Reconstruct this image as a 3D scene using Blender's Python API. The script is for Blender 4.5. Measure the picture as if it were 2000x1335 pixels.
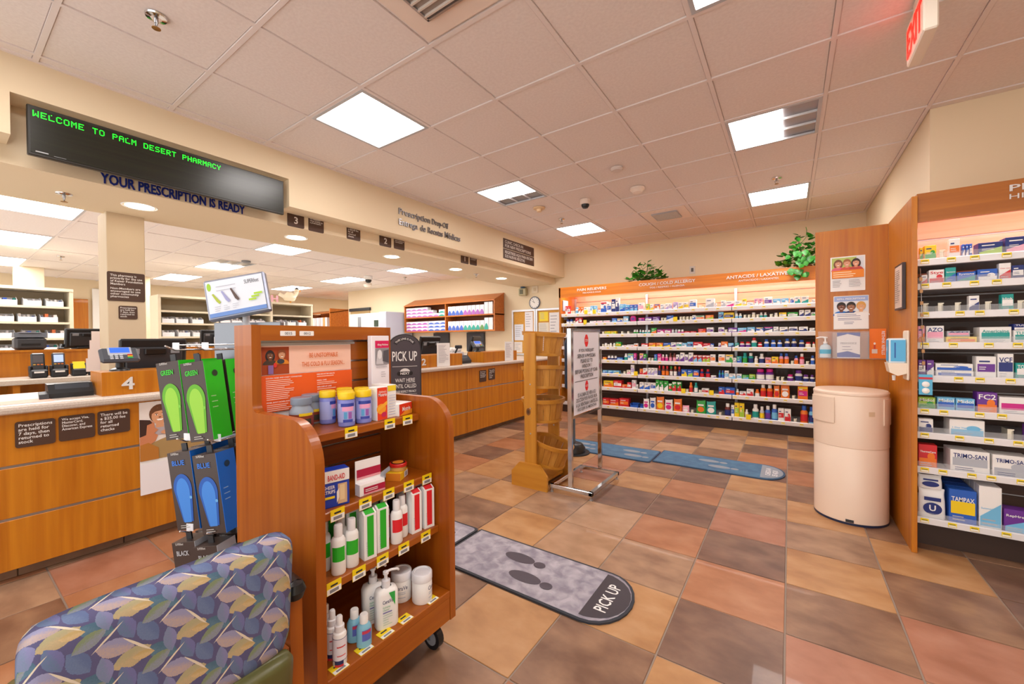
import bpy, math, random
from mathutils import Vector, Matrix
random.seed(7)
for o in list(bpy.data.objects): bpy.data.objects.remove(o)
SC = bpy.context.scene
COL = SC.collection

# ---------------------------------------------------------------- camera, world, exposure
def camera():
    yaw, pitch, roll, H = 0.6032, -0.0095, -0.0089, 1.246
    cy, sy, cp, sp = math.cos(yaw), math.sin(yaw), math.cos(pitch), math.sin(pitch)
    f = Vector((-sy*cp, cy*cp, sp)); r0 = Vector((cy, sy, 0)); u0 = r0.cross(f)
    cr, sr = math.cos(roll), math.sin(roll)
    r = cr*r0 + sr*u0; u = -sr*r0 + cr*u0
    cam = bpy.data.cameras.new('camera'); o = bpy.data.objects.new('camera', cam); COL.objects.link(o)
    cam.sensor_fit = 'HORIZONTAL'; cam.sensor_width = 36; cam.lens = 786.1/2000*36
    cam.clip_start = 0.02; cam.clip_end = 100
    o.matrix_world = Matrix(((r.x, u.x, -f.x, 0), (r.y, u.y, -f.y, 0), (r.z, u.z, -f.z, H), (0, 0, 0, 1)))
    SC.camera = o
camera()
W = bpy.data.worlds.new('fill_world'); SC.world = W; W.use_nodes = True  # even fill light, added through the open side behind the camera
W.node_tree.nodes['Background'].inputs[0].default_value = (1.0, 0.96, 0.92, 1)
W.node_tree.nodes['Background'].inputs[1].default_value = 2.0
SC.view_settings.view_transform = 'Standard'; SC.view_settings.look = 'None'
SC.view_settings.gamma = 1; SC.view_settings.use_curve_mapping = False
SC.view_settings.exposure = -0.06
LIGHT_LOBBY, LIGHT_PHARM, LIGHT_CAN, LIGHT_TUBE = 22.0, 21.0, 22.0, 26.0

# ---------------------------------------------------------------- materials
def lin(h):
    out = []
    for i in (0, 2, 4):
        c = int(h[i:i+2], 16)/255
        out.append(c/12.92 if c <= .04045 else ((c+.055)/1.055)**2.4)
    return (*out, 1)
MATS = {}
def paint(h, rough=.45, metal=0, emit=0, name=None, alpha=1, trans=0, coat=0):
    k = (h, rough, metal, emit, alpha, trans, coat)
    if k in MATS: return MATS[k]
    m = bpy.data.materials.new(name or 'paint_'+h); m.use_nodes = True
    b = m.node_tree.nodes['Principled BSDF']
    b.inputs['Base Color'].default_value = lin(h); b.inputs['Roughness'].default_value = rough
    b.inputs['Metallic'].default_value = metal
    if emit:
        b.inputs['Emission Color'].default_value = lin(h); b.inputs['Emission Strength'].default_value = emit
    if alpha < 1: b.inputs['Alpha'].default_value = alpha
    if trans: b.inputs['Transmission Weight'].default_value = trans
    if coat: b.inputs['Coat Weight'].default_value = coat
    MATS[k] = m
    return m
def nodes(m): return m.node_tree.nodes, m.node_tree.links
def noisy(name, ca, cb, scale=(1, 1, 1), nscale=6, detail=5, rough=.5, lo=.35, hi=.65, bump=0, rnd=False, cc=None, coat=0, dist=0.0):
    m = bpy.data.materials.new(name); m.use_nodes = True; n, l = nodes(m); b = n['Principled BSDF']
    tc = n.new('ShaderNodeTexCoord'); mp = n.new('ShaderNodeMapping'); mp.inputs['Scale'].default_value = scale
    l.new(tc.outputs['Object'], mp.inputs['Vector'])
    if rnd:
        oi = n.new('ShaderNodeObjectInfo'); mu = n.new('ShaderNodeVectorMath'); mu.operation = 'SCALE'
        cx = n.new('ShaderNodeCombineXYZ')
        for i in range(3): l.new(oi.outputs['Random'], cx.inputs[i])
        l.new(cx.outputs[0], mu.inputs[0]); mu.inputs['Scale'].default_value = 57.0
        l.new(mu.outputs[0], mp.inputs['Location'])
    nz = n.new('ShaderNodeTexNoise'); nz.inputs['Scale'].default_value = nscale; nz.inputs['Detail'].default_value = detail
    nz.inputs['Distortion'].default_value = dist
    l.new(mp.outputs[0], nz.inputs['Vector'])
    cr = n.new('ShaderNodeValToRGB'); e = cr.color_ramp.elements
    e[0].position = lo; e[0].color = lin(ca); e[1].position = hi; e[1].color = lin(cb)
    if cc:
        x = e.new((lo+hi)/2); x.color = lin(cc)
    l.new(nz.outputs[0], cr.inputs[0]); l.new(cr.outputs[0], b.inputs['Base Color'])
    b.inputs['Roughness'].default_value = rough; b.inputs['Coat Weight'].default_value = coat
    if bump:
        bp = n.new('ShaderNodeBump'); bp.inputs['Strength'].default_value = bump; bp.inputs['Distance'].default_value = .004
        l.new(nz.outputs[0], bp.inputs['Height']); l.new(bp.outputs[0], b.inputs['Normal'])
    return m
def wood(name, a, b_, axis='z', rough=.38, fine=26, rnd=False):
    sc = {'z': (fine, fine, 1.1), 'y': (fine, 1.1, fine), 'x': (1.1, fine, fine)}[axis]
    return noisy(name, a, b_, sc, 1.0, 6, rough, .3, .72, dist=.6, coat=.15, rnd=rnd)
WOOD_C = wood('counter_wood', 'b06408', 'cc8218')
WOOD_K = wood('kiosk_wood', '934508', 'ae6012')
WOOD_KX = wood('kiosk_wood_flat', '934508', 'ae6012', 'y')
WOOD_P = wood('panel_wood', 'b0600a', 'c67c14')
WOOD_H = wood('header_wood', 'cc6e10', 'e5881e', 'x')
WOOD_CAB = wood('cabinet_wood', 'b55f1c', 'cf7a2c', 'x')
PINE = wood('pine', 'b6761a', 'cc902e', 'z', .5, 14)
PINE_X = wood('pine_flat', 'b6761a', 'cc902e', 'x', .5, 14)
BASKET = wood('basket_wood', 'a86a1a', 'cb9038', 'z', .6, 22)
CREAM = paint('e8d6b6', .7, name='cream_wall'); CREAM_D = paint('d0bc9e', .7, name='tan_wall')
CEIL = noisy('ceiling_tile', 'e6dcd8', 'ece3df', (1, 1, 1), 60, 3, .85, bump=.15)
TBAR = paint('e8dedb', .6, name='ceiling_bar')
BLACK = paint('17181b', .35); DARK = paint('2b2c31', .4); GREY = paint('85888e', .45); SILVER = paint('c9ccd2', .3)
CHROME = paint('d8d8da', .12, 1.0, name='chrome'); STEEL = paint('b9bcc2', .3, .9, name='steel')
WHITE = paint('f3f2f0', .5); PLAQUE = paint('4a3226', .45, name='brown_plaque')
SOLID = noisy('solid_surface', 'd9cfc4', 'cdbfb2', (1, 1, 1), 160, 2, .35)
SLAT_DARK = wood('dark_slat_wood', '4a2c1c', '5e3a26', 'x', .45)
YEL = paint('f7d910', .5); CLEAR = paint('eef2f6', .08, 0, 0, 'clear_plastic', .13)
def emitter(name, col, s):
    m = bpy.data.materials.new(name); m.use_nodes = True; n, l = nodes(m); n.remove(n['Principled BSDF'])
    e = n.new('ShaderNodeEmission'); e.inputs[0].default_value = lin(col); e.inputs[1].default_value = s
    l.new(e.outputs[0], n['Material Output'].inputs[0]); return m
EM_LOBBY = emitter('lit_diffuser', 'fff8f4', LIGHT_LOBBY); EM_PH = emitter('lit_diffuser_pharmacy', 'fffaf6', LIGHT_PHARM)
EM_CAN = emitter('lit_downlight', 'fff4e2', LIGHT_CAN); EM_TUBE = emitter('lit_tube', 'fff0ee', LIGHT_TUBE)

# ---------------------------------------------------------------- geometry helpers
class MB:
    def __init__(s): s.v, s.f, s.m, s.sm, s.mats, s.T = [], [], [], [], [], None
    def mi(s, mat):
        if mat not in s.mats: s.mats.append(mat)
        return s.mats.index(mat)
    def add(s, vs, fs, mat, smooth=False):
        b = len(s.v); i = s.mi(mat)
        for p in vs:
            p = Vector(p)
            s.v.append(tuple(s.T @ p) if s.T else tuple(p))
        for f in fs: s.f.append([b+k for k in f]); s.m.append(i); s.sm.append(smooth)
        return s
    def box(s, x0, x1, y0, y1, z0, z1, mat, bev=0):
        if bev <= 0:
            vs = [(x, y, z) for x in (x0, x1) for y in (y0, y1) for z in (z0, z1)]
            fs = [(0, 1, 3, 2), (4, 6, 7, 5), (0, 4, 5, 1), (2, 3, 7, 6), (0, 2, 6, 4), (1, 5, 7, 3)]
            return s.add(vs, fs, mat)
        b = min(bev, .49*abs(x1-x0), .49*abs(y1-y0), .49*abs(z1-z0)); vs = []
        X, Y, Z = (x0, x1), (y0, y1), (z0, z1); id_ = {}
        for i in (0, 1):
            for j in (0, 1):
                for k in (0, 1):
                    dx, dy, dz = (b, -b)[i], (b, -b)[j], (b, -b)[k]
                    for a, p in enumerate(((X[i], Y[j]+dy, Z[k]+dz), (X[i]+dx, Y[j], Z[k]+dz), (X[i]+dx, Y[j]+dy, Z[k]))):
                        id_[(i, j, k, a)] = len(vs); vs.append(p)
        g = lambda *t: id_[t]; fs = []
        for i in (0, 1):
            fs.append([g(i, 0, 0, 0), g(i, 1, 0, 0), g(i, 1, 1, 0), g(i, 0, 1, 0)])
            fs.append([g(0, i, 0, 1), g(1, i, 0, 1), g(1, i, 1, 1), g(0, i, 1, 1)])
            fs.append([g(0, 0, i, 2), g(1, 0, i, 2), g(1, 1, i, 2), g(0, 1, i, 2)])
            for j in (0, 1):
                fs.append([g(0, i, j, 1), g(1, i, j, 1), g(1, i, j, 2), g(0, i, j, 2)])
                fs.append([g(i, 0, j, 0), g(i, 1, j, 0), g(i, 1, j, 2), g(i, 0, j, 2)])
                fs.append([g(i, j, 0, 0), g(i, j, 1, 0), g(i, j, 1, 1), g(i, j, 0, 1)])
                for k in (0, 1): fs.append([g(i, j, k, 0), g(i, j, k, 1), g(i, j, k, 2)])
        return s.add(vs, fs, mat)
    def lathe(s, prof, mat, c=(0, 0, 0), seg=20, smooth=True, sx=1, sy=1, caps=True):
        vs, fs = [], []; n = len(prof); ring = lambda r, z: [(c[0]+r*sx*math.cos(2*math.pi*k/seg), c[1]+r*sy*math.sin(2*math.pi*k/seg), c[2]+z) for k in range(seg)]
        ang = [math.atan2(prof[i+1][1]-prof[i][1], prof[i+1][0]-prof[i][0]) for i in range(n-1)]
        for i in range(n-1):                              # rings are doubled where the profile has a sharp corner
            if i == 0 or abs((ang[i]-ang[i-1]+math.pi) % (2*math.pi)-math.pi) > .6: vs += ring(*prof[i])
            vs += ring(*prof[i+1]); b = len(vs)-2*seg
            for k in range(seg): k2 = (k+1) % seg; fs.append((b+k, b+k2, b+seg+k2, b+seg+k))
        s.add(vs, fs, mat, smooth)
        if caps:
            for i in (0, n-1):
                if prof[i][0] > 1e-5: s.add(ring(*prof[i]), [list(range(seg))], mat)
        return s
    def prism(s, pts, axis, a0, a1, mat, smooth=False):
        n = len(pts); mk = {'x': lambda p, a: (a, p[0], p[1]), 'y': lambda p, a: (p[0], a, p[1]), 'z': lambda p, a: (p[0], p[1], a)}[axis]
        vs = [mk(p, a0) for p in pts]+[mk(p, a1) for p in pts]
        s.add(vs, [(k, (k+1) % n, n+(k+1) % n, n+k) for k in range(n)], mat, smooth)
        s.add(vs[:n], [list(range(n))], mat); s.add(vs[n:], [list(range(n))], mat)
        return s
    def tube(s, pts, r, mat, seg=8, closed=False):
        pts = [Vector(p) for p in pts]; vs, fs = [], []; n = len(pts); up = None
        for i, p in enumerate(pts):
            t = (pts[min(i+1, n-1)]-pts[max(i-1, 0)]).normalized()
            if closed: t = (pts[(i+1) % n]-pts[i-1]).normalized()
            if up is None: up = t.orthogonal().normalized()
            up = (up-t*up.dot(t)).normalized(); w = t.cross(up)
            for k in range(seg):
                a = 2*math.pi*k/seg; vs.append(p+r*(math.cos(a)*up+math.sin(a)*w))
        for i in range(n if closed else n-1):
            j = (i+1) % n
            for k in range(seg):
                k2 = (k+1) % seg; fs.append((i*seg+k, i*seg+k2, j*seg+k2, j*seg+k))
        if not closed: fs += [list(range(seg)), list(range((n-1)*seg, n*seg))]
        return s.add(vs, fs, mat, True)
    def build(s, name, parent=None, loc=None, rz=0):
        me = bpy.data.meshes.new(name); me.from_pydata(s.v, [], s.f)
        for m in s.mats: me.materials.append(m)
        me.polygons.foreach_set('material_index', s.m); me.polygons.foreach_set('use_smooth', s.sm); me.update()
        return link(name, me, parent, loc, rz)
def link(name, me, parent=None, loc=None, rz=0):
    o = bpy.data.objects.new(name, me); COL.objects.link(o); o.parent = parent
    if loc: o.location = loc
    if rz: o.rotation_euler = (0, 0, rz)
    return o
def tag(o, label, cat, group=None, kind=None):
    o['label'] = label; o['category'] = cat
    if group: o['group'] = group
    if kind: o['kind'] = kind
    return o
def struct(o, label, cat): return tag(o, label, cat, kind='structure')
def thing(name, label, cat, loc=(0, 0, 0), rz=0, group=None):
    o = bpy.data.objects.new(name, None); COL.objects.link(o); o.location = loc; o.rotation_euler = (0, 0, rz)
    o.empty_display_size = .05
    return tag(o, label, cat, group)
def copy_tree(o, parent=None):
    c = o.copy(); COL.objects.link(c); c.parent = parent
    for ch in list(o.children): copy_tree(ch, c)
    return c
class Fr:                                   # a flat frame: origin, right and up vectors
    def __init__(s, o, r, u): s.o, s.r, s.u = Vector(o), Vector(r).normalized(), Vector(u).normalized(); s.n = s.r.cross(s.u); s.l = .0008
    def p(s, a, b, l=None): return s.o+s.r*a+s.u*b+s.n*(s.l if l is None else l)
def art(mb, fr, shapes):
    for sh in shapes:
        fr.l += .0004; k = sh[0]; col = sh[-1] if not isinstance(sh[-1], str) else paint(sh[-1], .5)
        if k == 'r': pts = [(sh[1], sh[2]), (sh[3], sh[2]), (sh[3], sh[4]), (sh[1], sh[4])]
        elif k == 'e':
            a0 = sh[5] if len(sh) > 6 else 0; c, s_ = math.cos(a0), math.sin(a0)
            pts = []
            for q in range(20):
                t = q*math.pi/10; x, y = sh[3]*math.cos(t), sh[4]*math.sin(t); pts.append((sh[1]+c*x-s_*y, sh[2]+s_*x+c*y))
        else: pts = sh[1]
        mb.add([fr.p(*q) for q in pts], [list(range(len(pts)))], col)
    return mb
TXT = {}
def textdata(body, bold, align='LEFT'):
    k = (body, bold, align)
    if k not in TXT:
        cu = bpy.data.curves.new('t', 'FONT'); cu.body = body; cu.offset = bold; cu.resolution_u = 2; cu.align_x = align; cu.space_line = .95
        o = bpy.data.objects.new('t', cu); COL.objects.link(o)
        dg = bpy.context.evaluated_depsgraph_get(); me = bpy.data.meshes.new_from_object(o.evaluated_get(dg))
        vs = [(v.co.x, v.co.y) for v in me.vertices]; fs = [list(p.vertices) for p in me.polygons]
        bpy.data.objects.remove(o); bpy.data.curves.remove(cu); bpy.data.meshes.remove(me)
        x0 = min(v[0] for v in vs); x1 = max(v[0] for v in vs); y0 = min(v[1] for v in vs); y1 = max(v[1] for v in vs)
        TXT[k] = ([((v[0]-x0)/(x1-x0), (v[1]-y0)/(y1-y0)) for v in vs], fs, (x1-x0)/(y1-y0))
    return TXT[k]
def text(mb, fr, body, x, y, w=None, h=None, mat=None, bold=.01, align='LEFT', depth=0, anchor='L', lift=None):
    vs, fs, asp = textdata(body, bold, align)
    if w is None: w = h*asp
    if h is None: h = w/asp
    if anchor == 'C': x -= w/2
    if anchor == 'R': x -= w
    fr.l += .0004; L = (lift if lift is not None else fr.l)+depth
    mat = paint(mat, .5) if isinstance(mat, str) else mat
    mb.add([fr.p(x+a*w, y+b*h, L) for a, b in vs], fs, mat)
    if depth:
        ed = {}
        for f in fs:
            for i in range(len(f)):
                e = (f[i], f[(i+1) % len(f)]); kk = (min(e), max(e)); ed[kk] = ed.get(kk, 0)+1
        n = len(vs)
        mb.add([fr.p(x+a*w, y+b*h, L) for a, b in vs]+[fr.p(x+a*w, y+b*h, L-depth) for a, b in vs],
               [(e[0], e[1], e[1]+n, e[0]+n) for e, c in ed.items() if c == 1], mat)
    return w, h
def lines(mb, fr, x, y, w, n, pitch, th, col, seed=1):                # rows of print too small to read
    r = random.Random(seed)
    for i in range(n):
        ww = w*r.uniform(.55, 1); art(mb, fr, [('r', x, y-i*pitch, x+ww, y-i*pitch+th, col)])
def face(mb, fr, cx, cy, r, skin, hair, shirt, long=False):              # a printed portrait: shoulders, neck, hair, face
    sh = [('p', [(cx-r*1.7, cy-r*2.3)]+[(cx+r*1.7*math.cos(math.radians(a)), cy-r*2.3+r*1.25*math.sin(math.radians(a))) for a in range(180, -1, -15)], shirt), ('r', cx-r*.35, cy-r*1.4, cx+r*.35, cy-r*.6, skin)]
    if long: sh.insert(0, ('e', cx, cy-r*.25, r*1.12, r*1.45, hair))
    sh += [('e', cx, cy+r*.18, r*.95, r*1.1, hair), ('e', cx, cy-r*.08, r*.74, r*.98, skin), ('p', [(cx-r*.72, cy+r*.2), (cx-r*.55, cy+r*.72), (cx+r*.1, cy+r*.95), (cx+r*.68, cy+r*.6), (cx+r*.72, cy+r*.25), (cx+r*.2, cy+r*.55), (cx-r*.4, cy+r*.45)], hair)]
    for s in (-1, 1): sh += [('e', cx+s*r*.3, cy+r*.08, r*.12, r*.075, 'f2ece6'), ('e', cx+s*r*.3, cy+r*.08, r*.06, r*.07, '2a1c16'), ('r', cx+s*r*.3-r*.15, cy+r*.22, cx+s*r*.3+r*.15, cy+r*.27, hair)]
    sh += [('e', cx, cy-r*.22, r*.12, r*.06, hair), ('p', [(cx-r*.32, cy-r*.42), (cx+r*.32, cy-r*.42), (cx+r*.18, cy-r*.6), (cx-r*.18, cy-r*.6)], 'fbf4ee')]
    l0 = fr.l
    for q in sh: fr.l -= .00025; art(mb, fr, [q])
def rrect(x0, y0, x1, y1, r, n=4):
    pts = []
    for cx, cy, a in ((x1-r, y1-r, 0), (x0+r, y1-r, 90), (x0+r, y0+r, 180), (x1-r, y0+r, 270)):
        for k in range(n+1):
            t = math.radians(a+90*k/n); pts.append((cx+r*math.cos(t), cy+r*math.sin(t)))
    return pts
def plate(mb, fr, x0, y0, x1, y1, th, mat, r=.008):                    # rounded plate standing on the frame plane
    pts = rrect(x0, y0, x1, y1, min(r, .45*abs(x1-x0), .45*abs(y1-y0))); n = len(pts)
    mb.add([fr.p(a, b, 0) for a, b in pts]+[fr.p(a, b, th) for a, b in pts],
           [(k, (k+1) % n, n+(k+1) % n, n+k) for k in range(n)]+[list(range(n, 2*n)), list(range(n))], mat)
    fr.l = th+.0005
ORD = 'zeroth first second third fourth fifth sixth seventh eighth ninth tenth eleventh twelfth thirteenth fourteenth fifteenth sixteenth seventeenth eighteenth nineteenth twentieth'.split()
# ================================================================ the setting
HC, HP = 2.8455, 2.63
# floor: grout bed with every tile a piece of its own
mb = MB(); mb.box(-13, 2.75, -1.6, 10, -.08, -.004, paint('97877a', .8, name='grout'))
FLOOR = struct(mb.build('floor'), 'stone-look tile floor in mixed tan, orange and brown squares', 'floor')
struct(MB().box(-13, -3.98, -1.6, 10, -.003, 0, paint('d9d2c6', .5)).build('floor'), 'unseen pharmacy floor, coloured pale to brighten the work area', 'floor')  # unseen slab, made pale so it bounces light into the pharmacy
TM = {k: noisy('floor_tile_'+nm, a, b, (1, 1.5, 1), 5.5, 14, .42, .32, .70, .06, True, c, coat=.1, dist=.15) for k, nm, a, c, b in (
    ('T', 'tan', 'a3744a', 'b48658', 'bf946a'), ('P', 'pale', 'a07c5c', 'b08b6c', 'ba977a'), ('O', 'orange', '9c6644', 'aa7350', 'b58260'),
    ('R', 'rust', '9a644a', 'a9735a', 'b38068'), ('B', 'brown', '71503c', '87654e', '9e7a5e'), ('D', 'dark', '664a3c', '785a4a', '8a6c58'),
    ('M', 'mottled', '866650', 'a07e64', 'b18e70'))}
GRIDT = {6: 'OBTBBDTBTDBTO', 5: 'TOBOMTMTDTBOT', 4: 'OBOOODPDTBOTD', 3: 'DTOBMPBOBTDBT', 2: 'PBTDTOBDOBTOB', 1: 'MOBTOBDTBTOBT', 0: 'MDTTRTOMTBBTO',
         -1: 'TOTBTDDRMTDOT', -2: 'OTMTMPODTBDTB', -3: 'OOBBTPMOBRTOD', -4: 'BMOMBTTDROBTO', -5: 'MOBOBTBTOBTDT', -6: 'OBMOTBOTBTODB', -7: 'ROMBOTBOTBTOT',
         -8: 'MBOTBTODTBOTB', -9: 'OTBOTMOBTDTBO'}
ts = .4164; fx, fy = -.0174, 3.2713
tmesh = {}
for k, m in TM.items():
    b = MB(); h = ts/2-.0036; b.box(-h, h, -h, h, -.012, 0, m, .0016)
    me = bpy.data.meshes.new('tile_'+k); me.from_pydata(b.v, [], b.f); me.materials.append(m); tmesh[k] = me
rot = random.Random(3)
for j in range(6, -10, -1):
    row = GRIDT[j]
    for q in range(15):
        i = q-10
        x, y = fx+(i+.5)*ts, fy+(j+.5)*ts
        if x > 2.6 or x < -3.8 or y < -.9: continue
        if y > 4.2 and x > .95: continue
        k = row[q-2] if 0 <= q-2 < len(row) else 'OM'[j % 2]
        o = link('floor_tile', tmesh[k], FLOOR, (x, y, 0)); o.rotation_euler[2] = math.pi*rot.choice((0, 1))
# ceiling of the lobby: bars and single tiles
cx0, cy0, cs = -1.6276, 1.5815, .607
LB = [(-2, 0), (-2, 3), (-2, 6), (2, 0), (2, 3), (2, 6), (-2, -3), (2, -3)]
VENT = [(0, -1), (0, 6)]
mb = MB(); XL, XR, YN, YF = -3.55, 2.7, -1.5, 6.95
mb.box(XL, XR, YN, YF, HC+.02, HC+.05, TBAR)
for i in range(-3, 8):
    x = cx0+i*.61
    if XL < x < XR: mb.box(x-.012, x+.012, YN, YF, HC, HC+.02, TBAR)
for j in range(-5, 9):
    y = cy0+j*cs
    if YN < y < YF: mb.box(XL, XR, y-.012, y+.012, HC-.0004, HC+.02, TBAR)
mb.box(XL, XL+.025, YN, YF, HC-.001, HC+.02, TBAR); mb.box(-3.5, .83, YF-.025, YF, HC-.001, HC+.02, TBAR)
CEILING = struct(mb.build('ceiling'), 'dropped ceiling of pinkish white square tiles over the lobby', 'ceiling')
def tile_mesh(wx, wy):
    b = MB(); b.box(-wx/2, wx/2, -wy/2, wy/2, 0, .012, CEIL, .004)
    me = bpy.data.meshes.new('ceiling_tile'); me.from_pydata(b.v, [], b.f); me.materials.append(CEIL); return me
full = tile_mesh(.61-.026, cs-.026)
for i in range(-4, 8):
    for j in range(-6, 9):
        x0, x1 = max(cx0+i*.61, XL), min(cx0+(i+1)*.61, XR); y0, y1 = max(cy0+j*cs, YN), min(cy0+(j+1)*cs, YF)
        if x1-x0 < .04 or y1-y0 < .04 or (i, j) in LB: continue
        if x0 > .83 and y0 > 4.1: continue
        whole = x1-x0 > .605 and y1-y0 > .6
        link('ceiling_tile', full if whole else tile_mesh(x1-x0-.026, y1-y0-.026), CEILING, ((x0+x1)/2, (y0+y1)/2, HC+.006))
# pharmacy ceiling
mb = MB(); PX0, PX1, PY0, PY1 = -13, -4.6, -1.5, 10
mb.box(PX0, PX1, PY0, PY1, HP+.02, HP+.05, TBAR)
gx, gy = [-5.52-1.22*k+1.22 for k in range(8)], [-1.46+.61*k for k in range(20)]
for x in gx: mb.box(x-.012, x+.012, PY0, PY1, HP, HP+.02, TBAR)
for y in gy:
    if y < PY1: mb.box(PX0, PX1, y-.012, y+.012, HP-.0004, HP+.02, TBAR)
CEIL2 = struct(mb.build('ceiling'), 'dropped ceiling of long white tiles over the pharmacy work area', 'ceiling')
PL = [(ix, y) for ix in (-5.52, -7.96, -10.4) for y in (.37, 2.81, 5.25)]+[(-10.4, 7.69)]  # the last one is added to brighten the dark far corner
f2 = tile_mesh(1.22-.026, .61-.026)
for a in range(7):
    for y in gy[:-2]:
        x = gx[a]-.61
        if any(abs(x-(p[0]-.61)) < .1 and abs(y-p[1]) < .1 for p in PL) or x < -12.4 or x > -5: continue
        link('ceiling_tile', f2, CEIL2, (x, y+.305, HP+.006))
# soffit over the counter (two steps, notch for the message board)
mb = MB()
mb.box(-3.76, -3.55, -1.5, .275, 2.40, 2.86, CREAM); mb.box(-3.76, -3.55, 1.785, 6.95, 2.40, 2.86, CREAM); mb.box(-3.76, -3.55, .275, 1.785, 2.635, 2.86, CREAM)
mb.box(-4.6, -3.75, -1.5, 6.95, 2.29, 2.9, CREAM)
struct(mb.build('wall_left'), 'cream stepped soffit above the pharmacy counter', 'wall')
mb = MB(); mb.box(-4.78, -4.5, .822, 1.055, 0, 2.3, CREAM_D, .004)
struct(mb.build('trim_1'), 'tan square column behind the counter carrying two brown signs', 'column')
mb = MB(); mb.box(-10.55, .85, 6.95, 7.1, 0, 2.95, CREAM); mb.box(-10.55, -10.4, 7.1, 10, 0, 2.7, CREAM)
struct(mb.build('wall_back'), 'cream back wall behind the lit medicine display and wall cabinet', 'wall')
mb = MB(); mb.box(.83, .95, 4.08, 6.95, 0, 2.95, CREAM); mb.box(.95, 2.75, 4.08, 4.2, 0, 2.95, CREAM)
struct(mb.build('wall_right'), 'cream wall with a projecting corner above the right display', 'wall')
mb = MB(); mb.box(2.7, 2.8, -1.5, 4.08, 0, 2.95, CREAM)
struct(mb.build('wall_side'), 'cream side wall right of the lobby', 'wall')
mb = MB(); mb.box(-13.1, -13, -1.5, 10, 0, 2.7, CREAM); mb.box(-13, -10.5, 9.9, 10, 0, 2.7, CREAM)
mb.box(-11.75, -11.45, .9, 1.25, 0, 2.65, CREAM); mb.box(-11.6, -11.4, 2.55, 2.75, 0, 2.65, CREAM)
struct(mb.build('wall_far'), 'cream far wall and posts at the rear of the pharmacy', 'wall')
# far door, white board and orange panel glimpsed beyond the shelving
mb = MB(); mb.box(-12.98, -12.93, 1.75, 2.05, 0, 2.2, WOOD_P)
struct(mb.build('door_1'), 'orange wooden door at the far rear of the pharmacy', 'door')
mb = MB(); mb.box(-12.98, -12.94, 2.12, 2.75, .5, 2.45, WHITE, .01)
struct(mb.build('trim_2'), 'bright white panel on the far pharmacy wall', 'panel')
mb = MB(); mb.box(-12.98, -12.90, 2.62, 2.68, .3, 1.75, DARK); mb.box(-12.98, -12.90, 2.92, 2.98, .3, 1.75, DARK); mb.box(-12.98, -12.90, 2.62, 2.98, 1.7, 1.75, DARK); mb.box(-12.97, -12.95, 2.68, 2.92, .3, 1.7, paint('c79a5a', .5))
struct(mb.build('window_1'), 'dark framed narrow window on the far pharmacy wall', 'window')
# baseboard tiles under the counter
BB = struct(MB().box(-3.43, -3.40, -1.5, 6.05, 0, .062, paint('7d6a58', .8)).build('baseboard_left'), 'brown tile baseboard along the foot of the counter', 'baseboard')
TB = noisy('base_tile', '7d5f4a', '96755c', (1, 2, 1), 4, 8, .45, .3, .7, rnd=True)
b = MB(); b.box(-.006, .006, -.2055, .2055, 0, .058, TB, .0015); me = bpy.data.meshes.new('base_tile'); me.from_pydata(b.v, [], b.f); me.materials.append(TB)
for k in range(18): link('base_tile', me, BB, (-3.397, -1.2+k*ts, .002))
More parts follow.
